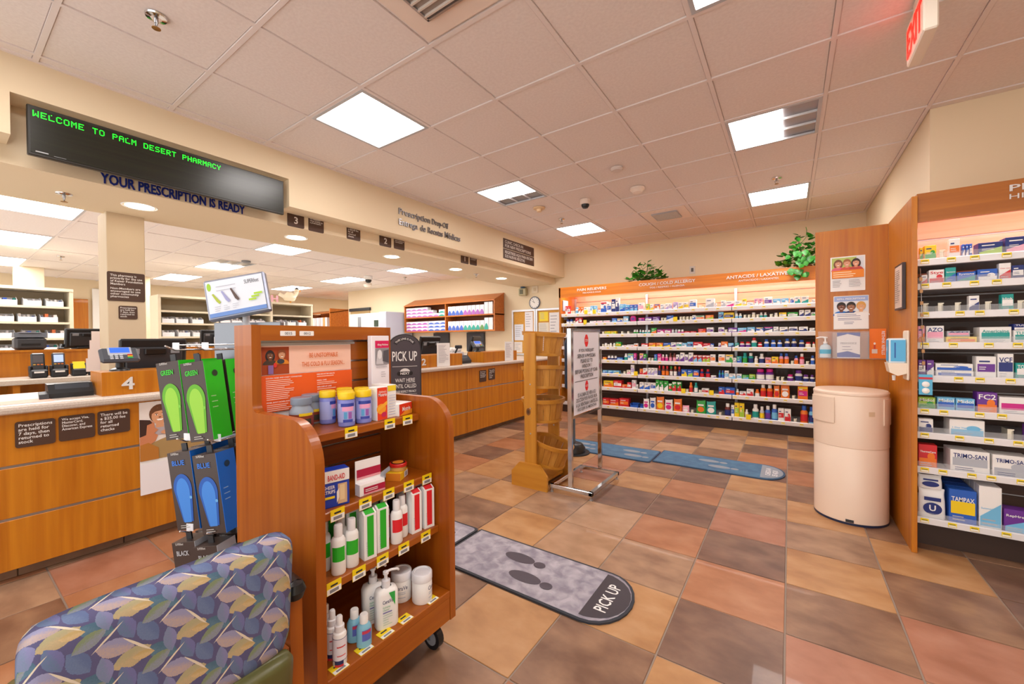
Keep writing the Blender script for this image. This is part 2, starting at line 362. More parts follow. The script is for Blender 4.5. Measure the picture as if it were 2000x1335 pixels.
# ================================================================ shelf displays and their goods
PC = dict(w=('f4f2f0', 'white'), r=('d3202a', 'red'), o=('ef7a1c', 'orange'), y=('f5d21a', 'yellow'), g=('2fa63c', 'green'), l=('a4cc3a', 'lime'), t=('1a9f98', 'teal'),
          c=('76bfe8', 'light blue'), b=('2760c2', 'blue'), n=('1c2e78', 'navy'), p=('6b3096', 'purple'), m=('d2218a', 'magenta'), k=('f0a6bf', 'pink'), d=('6e2c22', 'dark brown'),
          e=('b4b8c2', 'grey'), i=('efe6cf', 'ivory'), v=('b7a8dc', 'lavender'))
pc = lambda c: paint(PC[c][0], .4)
def goods(kind, w, h, cols, txt=None, depth=None, seed=0):
    """one packaged product, standing at the origin, its front looking to -y"""
    r = random.Random(seed); c1, c2 = cols[0], cols[1]; c3 = cols[2] if len(cols) > 2 else None; mb = MB()
    if kind in 'BST':
        d = depth or max(.035, min(.11, w*.9)); mb.box(-w/2, w/2, 0, d, 0, h, pc(c1), .0015)
        fr = Fr((0, 0, 0), (1, 0, 0), (0, 0, 1)); fr.o.y = -.0002
        v = r.randrange(3); sh = []
        if kind == 'T': sh = []
        elif v == 0: sh = [('r', -w*.44, h*.30, w*.44, h*.66, pc(c2))]
        elif v == 1: sh = [('r', -w*.46, h*.06, w*.46, h*.42, pc(c2)), ('e', w*.18, h*.5, w*.2, h*.17, pc(c2))]
        else: sh = [('p', [(-w*.46, h*.06), (w*.46, h*.06), (w*.46, h*.62), (-w*.46, h*.28)], pc(c2))]
        if c3: sh.append(('r', -w*.46, h*.82, w*.46, h*.94, pc(c3)))
        art(mb, fr, sh)
        if kind == 'T':
            mb.v, mb.f, mb.m, mb.sm = [], [], [], []; t = .002
            mb.box(-w/2, w/2, 0, d, 0, t, pc(c1)); mb.box(-w/2, w/2, d-t, d, 0, h, pc(c1)); mb.box(-w/2, -w/2+t, 0, d, 0, h, pc(c1)); mb.box(w/2-t, w/2, 0, d, 0, h, pc(c1))
            mb.prism([(-w/2, 0), (w/2, 0), (w/2, h), (w*.3, h*.6), (-w*.3, h*.6), (-w/2, h)], 'y', 0, t, pc(c1))
        elif txt:
            dark = c1 in 'wiyklec'; tc = {'w': c2 if c2 not in 'wyike' else 'n', 'i': c2, 'y': 'n', 'k': 'w', 'l': 'w', 'e': 'n', 'c': 'w'}.get(c1, 'w')
            text(mb, fr, txt, 0, h*.66 if len(txt) < 12 else h*.46, w*.84, min(h*.24, w*.84/max(2, len(txt))*1.7), pc(tc), .015, anchor='C')
            lines(mb, fr, -w*.38, h*.2, w*.7, 2, h*.09, h*.03, pc('e' if c2 not in 'e' else 'n'), seed)
        else:
            tc = 'n' if c1 in 'wiyke' else 'w'
            lines(mb, fr, -w*.36, h*.74, w*.6, 1, h*.1, h*.07, pc(tc), seed); lines(mb, fr, -w*.36, h*.5, w*.55, 2, h*.09, h*.03, pc('w' if c2 not in 'wiy' else 'n'), seed+1)
        return mb, None
    if kind == 'b':
        R = w/2*.96; cap = pc(c3 or 'w'); hb = h*.74; sh_ = h*.64; mb.lathe([(R*.92, 0), (R, .004), (R, sh_), (R*.62, hb)], pc(c1), seg=14)
        mb.lathe([(R*1.012, h*.12), (R*1.012, h*.52)], pc(c2), seg=14); cb = MB(); cr = R*(.62 if h > w*1.9 else .8)
        cb.lathe([(cr, hb), (cr, h*.97), (cr*.9, h)], cap, seg=12)
        mb.v = [(x, y+R, z) for x, y, z in mb.v]; cb.v = [(x, y+R, z) for x, y, z in cb.v]
        return mb, cb
    if kind == 'o':
        mb.lathe([(0, 0), (w*.42, .003), (w*.5, h*.35), (w*.5, h*.65), (w*.36, h*.93), (0, h)], pc(c1), (0, w*.3, 0), 16, sy=.55)
        fr = Fr((0, w*.02, 0), (1, 0, 0), (0, 0, 1)); art(mb, fr, [('e', 0, h*.5, w*.3, h*.2, pc(c2))]); return mb, None
    # pouch
    d = w*.42; n = 8; prof = [(0, .95, .9), (.12, 1, 1), (.55, .98, .85), (.85, .92, .35), (1, .96, .06)]
    vs, fs = [], []
    for z, sx, sy in prof:
        for k in range(n*2):
            a = math.pi*k/n; x = math.copysign(abs(math.cos(a))**.5, math.cos(a)); y = math.copysign(abs(math.sin(a))**.8, math.sin(a))
            vs.append((x*w/2*sx, d/2+y*d/2*sy, z*h*(1 if z < .9 else 1+.03*math.sin(k))))
    N = n*2
    for i in range(len(prof)-1):
        for k in range(N): fs.append((i*N+k, i*N+(k+1) % N, (i+1)*N+(k+1) % N, (i+1)*N+k))
    mb.add(vs, fs, pc(c1), True); mb.add(vs[:N], [list(range(N))], pc(c1))
    fr = Fr((0, -.002, 0), (1, 0, 0), (0, 0, 1))
    art(mb, fr, [('e', 0, h*.36, w*.34, h*.2, pc(c2)), ('r', -w*.3, h*.62, w*.3, h*.74, pc(c3 or ('w' if c1 != 'w' else c2)))])
    if txt: text(mb, fr, txt, 0, h*.28, w*.24, h*.2, WHITE, .02, anchor='C')
    return mb, None
KN = {'B': ('medicine_box', 'box'), 'S': ('medicine_box', 'stacked flat box'), 'b': ('medicine_bottle', 'bottle'), 'o': ('rounded_pack', 'rounded pack'), 'p': ('pouch_bag', 'pouch bag'), 'q': ('pouch_bag', 'stacked pouch'), 'T': ('display_tray', 'open tray')}
def put_goods(x, y, z, w, h, kind, cols, label, group, txt=None, depth=None, seed=0):
    mb, cap = goods('p' if kind == 'q' else kind, w, h, cols, txt, depth, seed)
    nm = KN[kind][0]; o = mb.build(nm, None, (x, y, z)); tag(o, label, KN[kind][1].split()[-1], group)
    if kind in 'pq': o['category'] = 'pouch'
    if cap: cap.build('cap', o)
    return o
BACK=[
'-3.079 0.045 0.143 B r w|-3.033 0.044 0.143 B r w|-2.990 0.018 0.060 w|-2.953 0.019 0.060 w|-2.899 0.063 0.115 b w c c|-2.843 0.042 0.118 B o w|-2.796 0.045 0.118 B o w|-2.726 0.088 0.109 B w i|-2.718 0.063 0.075 y|-2.627 0.056 0.125 B c w|-2.569 0.050 0.124 B c w|-2.572 0.057 0.075 y|-2.505 0.044 0.057 B w e|-2.426 0.106 0.179 B w b r|-2.336 0.072 0.162 B w b|-2.265 0.061 0.209 B n w|-2.202 0.059 0.224 B w n|-2.125 0.086 0.127 B c b|-2.044 0.068 0.111 B c b|-1.977 0.060 0.109 B b c|-1.917 0.051 0.109 B b c|-1.837 0.079 0.131 B w k|-1.782 0.019 0.054 w|-1.736 0.055 0.107 B l y|-1.679 0.050 0.099 B w y|-1.604 0.080 0.098 B o w b|-1.527 0.062 0.090 B w e|-1.464 0.047 0.097 B w v|-1.413 0.048 0.096 B w v|-1.347 0.060 0.110 B v w|-1.275 0.071 0.103 B w y|-1.200 0.068 0.102 B w y|-1.114 0.091 0.133 B w b|-1.023 0.029 0.050 w|-0.895 0.110 0.134 B w e|-0.825 0.025 0.070 B w e|-0.733 0.058 0.097 B w e|-0.653 0.100 0.083 B w m|-0.556 0.087 0.082 B w y|-0.484 0.047 0.101 B y w|-0.420 0.073 0.054 B w e|-0.350 0.046 0.100 B k w|-0.301 0.046 0.099 B k w|-0.221 0.090 0.112 B w p|-0.129 0.086 0.084 B c w|-0.043 0.080 0.084 B c w|0.030 0.044 0.083 B w b|0.086 0.063 0.095 B w t|0.161 0.075 0.095 B w t|0.242 0.035 0.050 B w e',
'-3.066 0.058 0.086 b b w n|-3.002 0.061 0.086 b b w n|-2.941 0.023 0.051 w|-2.892 0.056 0.102 B r w|-2.832 0.055 0.102 B r w|-2.732 0.063 0.067 y|-2.609 0.118 0.041 B w k|-2.494 0.090 0.041 B w k|-2.381 0.109 0.041 B w k|-2.251 0.082 0.073 B b c|-2.163 0.088 0.064 B w b y|-2.072 0.082 0.095 B c w|-1.962 0.091 0.102 o m p|-1.832 0.088 0.062 B m p|-1.728 0.101 0.069 B p w|-1.619 0.104 0.072 B p v|-1.534 0.022 0.053 w|-1.491 0.022 0.052 w|-1.421 0.096 0.082 B b w|-1.340 0.059 0.059 y|-1.278 0.021 0.059 w|-1.238 0.021 0.059 w|-1.190 0.021 0.058 w|-1.142 0.020 0.058 w|-1.101 0.042 0.072 B w b|-1.021 0.106 0.064 B w o g|-0.902 0.101 0.067 B o l|-0.762 0.063 0.104 B c n|-0.666 0.122 0.090 B y n|-0.577 0.041 0.075 b w c w|-0.532 0.039 0.075 b w c w|-0.483 0.023 0.054 w|-0.436 0.023 0.054 w|-0.382 0.047 0.080 b i i w|-0.339 0.017 0.054 w|-0.297 0.038 0.076 b w t w|-0.252 0.037 0.076 b w t w|-0.192 0.022 0.052 w|-0.138 0.043 0.065 b w i w|-0.067 0.079 0.065 B y w|0.036 0.111 0.064 B g w|0.126 0.048 0.089 B w n|0.186 0.058 0.088 B w n|0.241 0.038 0.056 B w g',
'-2.442 0.030 0.049 w|-2.365 0.097 0.053 B y l|-2.267 0.092 0.053 B y l|-2.135 0.024 0.048 w|-2.038 0.024 0.047 w|-1.938 0.043 0.070 b w g w|-1.898 0.029 0.070 b w g w|-1.852 0.028 0.069 b w t w|-1.810 0.035 0.062 b w t w|-1.769 0.034 0.062 b w t w|-1.723 0.037 0.062 b w t w|-1.651 0.080 0.091 B g o|-1.553 0.102 0.068 B m w n|-1.454 0.091 0.067 B m w n|-1.386 0.038 0.067 b w e e|-1.340 0.039 0.066 b w e e|-1.298 0.038 0.059 b w m w|-1.255 0.040 0.059 b w m w|-1.191 0.077 0.033 B r k|-1.111 0.075 0.033 B r k|-0.999 0.098 0.064 B r o|-0.897 0.087 0.081 B w p|-0.758 0.072 0.080 B w p|-0.704 0.019 0.049 w|-0.622 0.108 0.072 B p w|-0.512 0.104 0.068 B c m|-0.411 0.089 0.074 B c w|-0.314 0.088 0.070 B b w y|-0.218 0.095 0.073 B n w m|-0.138 0.055 0.072 B w e|-0.058 0.087 0.068 B w n|0.040 0.091 0.067 B w n|0.143 0.091 0.066 B w n|0.229 0.051 0.050 B w e',
'-2.446 0.021 0.050 w|-2.400 0.052 0.065 b w i w|-2.354 0.017 0.049 w|-2.316 0.039 0.065 b w i w|-2.260 0.045 0.064 b w i w|-2.190 0.086 0.080 B g y|-2.100 0.077 0.032 B w r|-2.006 0.103 0.040 B w r|-1.918 0.061 0.059 B w o|-1.787 0.102 0.058 B r w|-1.677 0.102 0.069 B o y|-1.570 0.099 0.068 B o y|-1.465 0.103 0.068 B b y|-1.377 0.068 0.074 B w p|-1.300 0.075 0.074 B w t|-1.228 0.066 0.066 B c w|-1.153 0.080 0.080 B c n|-1.051 0.122 0.079 B r w|-0.941 0.094 0.061 B r w|-0.871 0.043 0.056 B b w|-0.778 0.032 0.066 B w p|-0.720 0.081 0.084 B o w|-0.643 0.066 0.065 B c n|-0.574 0.049 0.068 B t w|-0.514 0.061 0.082 b w p r|-0.446 0.062 0.081 b w p r|-0.377 0.067 0.134 b w t r|-0.312 0.052 0.073 b w r r|-0.241 0.059 0.112 b w b b|-0.167 0.056 0.102 b w b b|-0.099 0.054 0.101 b w b b|-0.021 0.059 0.119 b i n b|0.049 0.061 0.118 b i n b|0.126 0.057 0.102 b i n b|0.190 0.060 0.076 b w i r|0.245 0.030 0.075 b w i r',
'-2.419 0.060 0.049 B o y|-2.349 0.049 0.073 b w n w|-2.295 0.046 0.073 b w n w|-2.244 0.046 0.072 b w n w|-2.171 0.095 0.048 B b c|-2.078 0.056 0.111 b w t w|-2.000 0.091 0.111 B c w l|-1.929 0.041 0.118 B m p|-1.834 0.054 0.117 B k p y|-1.781 0.048 0.108 B g p|-1.722 0.019 0.054 w|-1.676 0.019 0.053 w|-1.625 0.041 0.107 B b t|-1.574 0.052 0.114 B m k|-1.523 0.043 0.105 b k m w|-1.473 0.043 0.105 b k m w|-1.421 0.046 0.127 b d k d|-1.366 0.047 0.126 b d k d|-1.316 0.045 0.107 B w p|-1.256 0.059 0.136 B w p|-1.200 0.044 0.110 B w p|-1.143 0.059 0.138 B w p|-1.084 0.052 0.105 B r c w|-1.026 0.052 0.104 B r c w|-0.972 0.046 0.104 B r l w|-0.922 0.050 0.103 B r l w|-0.863 0.063 0.116 B w o|-0.754 0.081 0.119 B w o|-0.663 0.090 0.118 B i g y|-0.597 0.036 0.076 B w e|-0.547 0.057 0.096 B t b|-0.482 0.062 0.142 b t g t|-0.415 0.062 0.141 b t n w|-0.355 0.044 0.101 b w i w|-0.294 0.065 0.133 b w n w|-0.223 0.064 0.086 B k o|-0.150 0.073 0.098 B y o|-0.084 0.052 0.143 b k o b|-0.028 0.053 0.142 b k o b|0.028 0.021 0.052 w|0.071 0.047 0.115 b k o b|0.128 0.053 0.140 b r k w|0.179 0.020 0.050 w|0.234 0.042 0.119 b w b b',
'-2.410 0.077 0.053 B c b|-2.321 0.084 0.053 B c b|-2.229 0.097 0.052 B c y|-2.102 0.024 0.048 w|-2.032 0.060 0.071 B i k|-1.974 0.053 0.149 B w v|-1.911 0.047 0.055 y|-1.841 0.049 0.097 B o r|-1.780 0.067 0.108 B w r|-1.719 0.044 0.115 B w v|-1.671 0.043 0.115 B w v|-1.625 0.045 0.114 B w v|-1.575 0.044 0.151 b d n r|-1.520 0.053 0.151 b d o r|-1.466 0.048 0.150 b d o r|-1.410 0.046 0.149 b d w g|-1.355 0.049 0.149 b d w o|-1.300 0.049 0.147 b d n r|-1.232 0.079 0.110 B b y|-1.154 0.072 0.109 B b l|-1.075 0.075 0.108 B b o|-1.004 0.058 0.122 b n r r|-0.928 0.060 0.121 b n r r|-0.855 0.060 0.042 B w p|-0.780 0.029 0.112 b t b b|-0.744 0.036 0.112 b t b b|-0.696 0.050 0.111 B w c|-0.627 0.078 0.073 B w c|-0.549 0.061 0.075 B w c|-0.475 0.077 0.064 B g c|-0.399 0.071 0.074 B l g|-0.310 0.102 0.147 b p w m|-0.208 0.097 0.152 b p w m|-0.124 0.016 0.059 w|-0.075 0.016 0.058 w|0.010 0.069 0.090 b w p m|0.095 0.081 0.147 b w n p|0.168 0.060 0.095 b w n p|0.230 0.049 0.094 b w n p',
'-2.359 0.161 0.106 B y o|-2.207 0.136 0.120 B r w|-2.097 0.078 0.063 B o r|-2.025 0.062 0.099 B r w|-1.954 0.063 0.137 B w k|-1.906 0.029 0.074 B w e|-1.832 0.066 0.113 B w b|-1.752 0.085 0.112 B w b|-1.668 0.080 0.111 B w b|-1.603 0.046 0.159 B g w|-1.546 0.061 0.151 B g w|-1.480 0.061 0.150 B g w|-1.421 0.046 0.119 B g r w|-1.365 0.059 0.148 B g r w|-1.301 0.059 0.147 B g r w|-1.236 0.053 0.073 y|-1.196 0.020 0.051 w|-1.146 0.051 0.146 b o r o|-1.081 0.054 0.145 b t w t|-1.028 0.019 0.050 w|-0.961 0.091 0.072 B w r|-0.877 0.061 0.064 y|-0.756 0.075 0.105 B b r|-0.656 0.119 0.104 B b r|-0.569 0.039 0.089 b w o w|-0.505 0.077 0.062 B w r|-0.423 0.079 0.101 B w r|-0.344 0.052 0.100 b o w o|-0.279 0.067 0.166 b o r w|-0.206 0.072 0.165 b o r w|-0.132 0.066 0.163 p o r|-0.044 0.100 0.175 p o w|0.040 0.021 0.051 w|0.136 0.103 0.171 B o m y|0.240 0.020 0.050 w',
'-2.401 0.111 0.114 B r o|-2.266 0.156 0.113 B r o|-2.108 0.149 0.132 B r o|-1.950 0.125 0.067 T b b|-1.841 0.047 0.066 T b b|-1.770 0.089 0.155 p w m|-1.675 0.090 0.176 p w b|-1.567 0.117 0.197 p o y|-1.447 0.115 0.165 p w m|-1.323 0.120 0.185 p o r|-1.213 0.095 0.103 p k w|-1.131 0.027 0.051 w|-1.016 0.127 0.187 p g o|-0.888 0.126 0.184 p t w|-0.778 0.018 0.049 w|-0.687 0.076 0.174 b d n w|-0.625 0.037 0.159 B w b|-0.576 0.054 0.193 B y l|-0.518 0.057 0.191 B y l|-0.464 0.043 0.115 b w i w|-0.440 0.041 0.061 y|-0.365 0.077 0.188 b w t w|-0.292 0.055 0.166 b e y w|-0.228 0.065 0.179 b b p w|-0.156 0.070 0.203 b b c w|-0.086 0.064 0.163 B w r|-0.017 0.067 0.162 B w r|0.056 0.021 0.051 w|0.150 0.082 0.216 b o r b|0.222 0.056 0.208 b c n b',
]
RZ = [1.681, 1.542, 1.379, 1.204, 1.014, 0.824, 0.687, 0.487, 0.195]
RIGHT=[
'0.630 0.014 0.066 B y g|0.667 0.050 0.074 B y g|0.714 0.013 0.047 w|0.762 0.044 0.095 B w o|0.797 0.010 0.063 B b w|0.811 0.010 0.063 B b w|0.825 0.011 0.063 B b w|0.897 0.093 0.061 B n l|0.996 0.096 0.076 B n k',
'0.643 0.025 0.048 B w r|0.692 0.064 0.071 B w r *Stye|0.748 0.043 0.078 B t b *Systane|0.808 0.073 0.049 B b t *Systane|0.886 0.076 0.056 B b w|0.949 0.044 0.080 B w r *Clear_eyes|0.994 0.043 0.065 B n w|1.034 0.027 0.067 B t r',
'0.647 0.013 0.048 w|0.708 0.015 0.047 w|0.775 0.014 0.046 w|0.837 0.041 0.077 B w n|0.889 0.015 0.045 w|0.958 0.045 0.077 B t w *blink|1.004 0.014 0.044 w',
'0.630 0.030 0.090 B k o|0.686 0.075 0.089 B w k *AZO|0.789 0.123 0.029 B y o|0.780 0.092 0.023 S e k *AZO|0.915 0.119 0.078 B w t *Americaine|1.018 0.079 0.060 B w t *TUCKS|1.017 0.074 0.024 S n w *TUCKS',
'0.633 0.032 0.084 B p w|0.667 0.031 0.083 B p w|0.763 0.152 0.029 B w b|0.763 0.152 0.029 S w b|0.882 0.076 0.107 B w p|0.952 0.058 0.122 B w n *VCF|1.022 0.072 0.076 B t w *TODAY',
'0.653 0.073 0.060 B l g *Midol|0.730 0.073 0.064 B c b *Midol|0.805 0.075 0.063 B c b *Midol|0.886 0.078 0.102 B p o *FC2|0.986 0.116 0.082 B w m *7_Day_Vaginal_Cream',
'0.649 0.063 0.072 B w n|0.811 0.139 0.081 B w c *1_Day_Vaginal_Cream|0.970 0.018 0.050 w|1.031 0.026 0.082 B p w',
'0.657 0.080 0.120 B r o *ThermaCare|0.822 0.156 0.109 B w e *TRIMO-SAN|0.974 0.140 0.105 B w e *TRIMO-SAN',
"0.676 0.119 0.155 p w n *U|0.670 0.107 0.066 q w n|0.796 0.110 0.174 B b y *TAMPAX|0.899 0.086 0.212 B w c *Summer's_Eve|0.995 0.098 0.111 B p c *RepHresh",
]
TAGM = MB(); TAGM.box(-.017, .017, -.0012, 0, -.012, .012, YEL); TAGM.box(-.015, .015, -.0015, -.0008, -.010, -.002, WHITE); TAGM.box(-.012, .012, -.0017, -.001, .001, .005, paint('6b6a3c'))
tagme = bpy.data.meshes.new('price_tag'); tagme.from_pydata(TAGM.v, [], TAGM.f)
for m in TAGM.mats: tagme.materials.append(m)
tagme.polygons.foreach_set('material_index', TAGM.m)
PUSH = MB(); PUSH.prism([(0, 0), (.022, 0), (.022, .9), (.034, 1), (.034, 1.1), (0, 1.1)], 'y', 0, .004, paint('e9e2cc', .4)); PUSH.box(.026, .029, 0, .2, 0, .9, paint('e9e2cc', .4))
pushme = bpy.data.meshes.new('shelf_divider'); pushme.from_pydata([(x, y, z*.05) for x, y, z in PUSH.v], [], PUSH.f); pushme.materials.append(PUSH.mats[0])
FLAG = MB(); FLAG.box(-.028, .028, -.004, -.002, -.02, .045, YEL, .002); flagme = bpy.data.meshes.new('sale_flag'); flagme.from_pydata(FLAG.v, [], FLAG.f); flagme.materials.append(YEL)
LIP = paint('f0eff2', .3, name='shelf_lip'); SHELFM = paint('d8d6da', .4, name='shelf_metal'); KICK = paint('3d2a22', .5)

# ---- lit medicine display on the back wall
ZT = [1.645, 1.485, 1.301, 1.103, .895, .683, .465, .178]
bx0, bx1, byf, byb = -3.20, .80, 6.07, 6.62
bays = [(-3.165, -1.895), (-1.885, -.635), (-.625, .80)]
D = thing('shelf_display', 'long lit wall display of medicines under an orange wooden header', 'display', (0, 0, 0))
MB().box(bx0, bx0+.03, byf-.02, byb+.3, 0, 2.08, WOOD_P, .002).build('end_panel', D)
hd = MB().box(bx0, bx1, byf-.02, byf+.005, 1.915, 2.085, WOOD_H).box(bx0, bx1, byf, byb+.3, 2.065, 2.085, WOOD_H).build('header', D)
fr = Fr((0, byf-.021, 0), (1, 0, 0), (0, 0, 1))
for big, small, x0, x1 in (('PAIN RELIEVERS', 'PARA ALIVIAR EL DOLOR', -2.86, -2.36), ('COUGH / COLD ALLERGY', 'TOS / RESFRIO / ALERGIA', -1.85, -1.07), ('ANTACIDS / LAXATIVES', 'ANTIACIDOS / LAXANTES', -.69, .02)):
    mb = MB(); m = paint('f0e6e0', .3); text(mb, fr, big, x0, 2.003, x1-x0, .042, m, .012, depth=.004); text(mb, fr, small, x0+(x1-x0)*.2, 1.958, (x1-x0)*.62, .024, m, .005, depth=.003); mb.build('lettering', hd)
TOPSLAT = wood('lamplit_slat_wood', 'd39a78', 'e0ac8c', 'x', .35)  # top slats paled: the lamp tube's glare is put into the wood colour
# back slats, uprights, base, lamp tube
for k in range(14):
    z0 = .17+k*.131
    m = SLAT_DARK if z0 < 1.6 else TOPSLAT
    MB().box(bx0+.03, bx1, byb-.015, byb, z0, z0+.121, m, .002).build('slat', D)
MB().box(bx0+.03, bx1, byb, byb+.02, .1, 2.07, paint('9a8878', .4)).build('back_board', D)
for x in (-3.15, -1.89, -.63): MB().box(x-.016, x+.016, byb-.04, byb-.014, .13, 1.93, STEEL).build('upright', D)
MB().box(bx0+.03, bx1, byf+.03, byb, 0, .125, KICK).build('kick_base', D)
MB().box(bx0+.05, bx1-.02, byf+.06, byf+.10, 1.955, 1.985, EM_TUBE).build('lamp_tube', D)
for s, zt in enumerate(ZT):
    for a, b in bays:
        MB().box(a, b, byf+.012, byb-.04, zt-.03, zt-.013, SHELFM).build('shelf', D)
        MB().prism([(byf+.012, zt-.056), (byf+.004, zt-.052), (byf-.002, zt-.006), (byf+.004, zt), (byf+.012, zt)], 'x', a, b, LIP).build('shelf_lip', D)
    rr = random.Random(s); x = -3.08 if s < 2 else -2.35
    while x < .25:
        if all(abs(x-q) > .03 for q in (-1.89, -.63)):
            o = link('price_tag', tagme, D, (x, byf-.0035, zt-.03)); o.rotation_euler[0] = -.1
        x += rr.uniform(.1, .24)
for s, row in enumerate(BACK):
    zt = ZT[s]; cnt = [0, 0, 0]
    for n, it in enumerate(row.split('|')):
        a = it.split(); x, w, h = map(float, a[:3]); k = a[3]
        if k == 'w': o = link('shelf_divider', pushme, D, (x-.011, byf+.03, zt-.013)); o.scale.z = h/.055; continue
        if k == 'y': o = link('sale_flag', flagme, D, (x, byf-.004, zt)); continue
        bay = 0 if x < -1.89 else 1 if x < -.63 else 2; cnt[bay] += 1
        nm = PC[a[4]][1]+(' and '+PC[a[5]][1] if a[5] != a[4] else '')
        lab = f"{nm} {KN[k][1]}, {ORD[cnt[bay]]} from left, {ORD[s+1]} shelf, {('left','middle','right')[bay]} bay, back display"
        put_goods(x, byf+.022+random.uniform(0, .012), zt-.0128, w*.97, h, k, a[4:], lab, f'goods on {ORD[s+1]} shelf of back display', depth=None, seed=s*100+n)
# clip strips, hang tag and card on the end panel
e = thing('clip_strip', 'white plastic clip strips hanging inside the left end of the back display', 'clip strip', (-3.168, 6.15, 0))
for y in (.0, .10, .2): MB().box(0, .003, y-.008, y+.008, .95, 1.50, WHITE).build('strip', e)
tag(MB().box(-3.1695, -3.1675, 6.17, 6.30, 1.55, 1.65, WHITE).build('notice_card'), 'small white card on the left end panel of the back display', 'card')
mb = MB().box(-3.169, -3.15, 6.12, 6.30, 1.70, 1.88, paint('bcd3ea', .4), .006)
tag(mb.build('shelf_talker'), 'pale blue hanging pack at top left of back display', 'pack')

# ---- display on the right with its two side panels
R = thing('shelf_display', 'tall wooden side display of boxed goods at the right edge', 'display', (0, 0, 0))
rx0, rx1, ryf, ryb = .60, 1.9, 3.245, 3.80
MB().box(.575, .60, 3.185, 3.835, 0, 2.03, WOOD_P, .002).build('side_panel', R)
MB().box(.165, .5745, 3.83, 3.855, 0, 2.025, WOOD_P, .002).build('poster_panel', R)
hd = MB().box(rx0, rx1, 3.205, 3.23, 1.884, 2.045, wood('header_wood_dark', '9c560e', 'b56a18', 'x')).box(rx0, rx1, 3.23, ryb, 2.03, 2.045, WOOD_H).build('header', R)
mb = MB(); fr = Fr((0, 3.204, 0), (1, 0, 0), (0, 0, 1)); m = paint('d9d2cf', .35)
text(mb, fr, 'PERSONAL CARE', .945, 1.985, .62, .034, m, .014, depth=.003); text(mb, fr, 'HIGIENE PERSONAL', .945, 1.945, .5, .026, m, 0, depth=.002); mb.build('lettering', hd)
for k in range(15):
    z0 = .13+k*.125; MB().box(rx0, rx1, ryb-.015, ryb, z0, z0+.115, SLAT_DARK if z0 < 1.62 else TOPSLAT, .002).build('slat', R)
MB().box(rx0, rx1, ryb, ryb+.02, .1, 2.03, paint('d9d5d5', .4)).build('back_board', R)
MB().box(rx0, rx1, ryf+.11, ryb, 0, .15, KICK).build('kick_base', R)
MB().box(rx0+.02, rx1-.02, ryf+.03, ryf+.07, 1.93, 1.96, EM_TUBE).build('lamp_tube', R)
for s, zt in enumerate(RZ):
    MB().box(rx0, rx1, ryf+.012, ryb-.03, zt-.03, zt-.011, SHELFM).build('shelf', R)
    MB().prism([(ryf+.012, zt-.042), (ryf+.002, zt-.039), (ryf-.001, zt-.006), (ryf+.004, zt-.002), (ryf+.012, zt-.002)], 'x', rx0, rx1, LIP).build('shelf_lip', R)
    MB().box(rx0, rx1, ryf+.004, ryf+.006, zt-.002, zt+.028, CLEAR).build('clear_guard', R)
    rr = random.Random(s+50); x = .64
    while x < 1.2:
        o = link('price_tag', tagme, R, (x, ryf-.0025, zt-.018)); x += rr.uniform(.07, .14)
stack = None
for s, row in enumerate(RIGHT):
    zt = RZ[s]; c = 0
    for n, it in enumerate(row.split('|')):
        txt = None
        if '*' in it: it, txt = it.split('*'); txt = txt.strip().replace('_', ' ')
        a = it.split(); x, w, h = map(float, a[:3]); k = a[3]; h = h*1.05+.008
        if k == 'w': o = link('shelf_divider', pushme, R, (x-.008, ryf+.03, zt-.011)); o.scale = (.7, .7, h/.055); continue
        c += 1; z = zt-.0108; y = ryf+.02
        if k in 'Sq': z = stack; y += .008
        else: stack = z+h+.0005
        nm = PC[a[4]][1]+(' and '+PC[a[5]][1] if a[5] != a[4] else '')
        lab = f"{nm} {KN[k][1]}, {ORD[c]} from left on {ORD[s+1]} shelf of right display"
        put_goods(x, y, z, w*.96, h, k, a[4:], lab, f'goods on {ORD[s+1]} shelf of right display', txt, depth=.07 if txt in ('TAMPAX', "Summer's Eve") else min(.16, max(.03, w*.8)), seed=900+s*30+n)
        if txt in ('TAMPAX', "Summer's Eve"):
            for q in range(1, 4):
                put_goods(x, y+q*.075, z, w*.96, h, 'B', a[4:], f"{nm} box, {ORD[q]} in line behind the {ORD[c]} box on lowest right shelf", 'boxes lined up on lowest right shelf', txt, .07, 950+n)
# metal strip of clips with a blister pack, hung at the left end of that display
e = thing('clip_chain', 'thin metal hanging strip of wooden-coloured clips at right display edge', 'clip strip', (.613, 3.20, 0))
MB().tube([(0, 0, 1.62), (.006, 0, 1.4), (.012, 0, 1.05)], .002, STEEL, 6).build('chain', e)
for k in range(8): MB().box(-.004+k*.0016, .008+k*.0016, -.006, .004, 1.55-k*.068, 1.57-k*.068, paint('b08050', .5)).build('clip', e)
o = MB(); o.box(-.028, .028, -.002, .002, 0, .115, paint('58b4dc', .35), .001); o.box(-.028, .028, -.0035, .0, .088, .1, paint('c83040'))
o = tag(o.build('blister_pack', None, (.634, 3.196, .905)), 'light blue blister pack with two white discs hanging from the clip strip', 'pack')
for z in (.024, .06):
    b = MB(); b.T = Matrix.Translation((0, -.002, z)) @ Matrix.Rotation(math.pi/2, 4, 'X'); b.lathe([(.016, 0), (.016, .005), (.01, .009), (0, .0095)], WHITE, seg=16); b.build('disc', o)
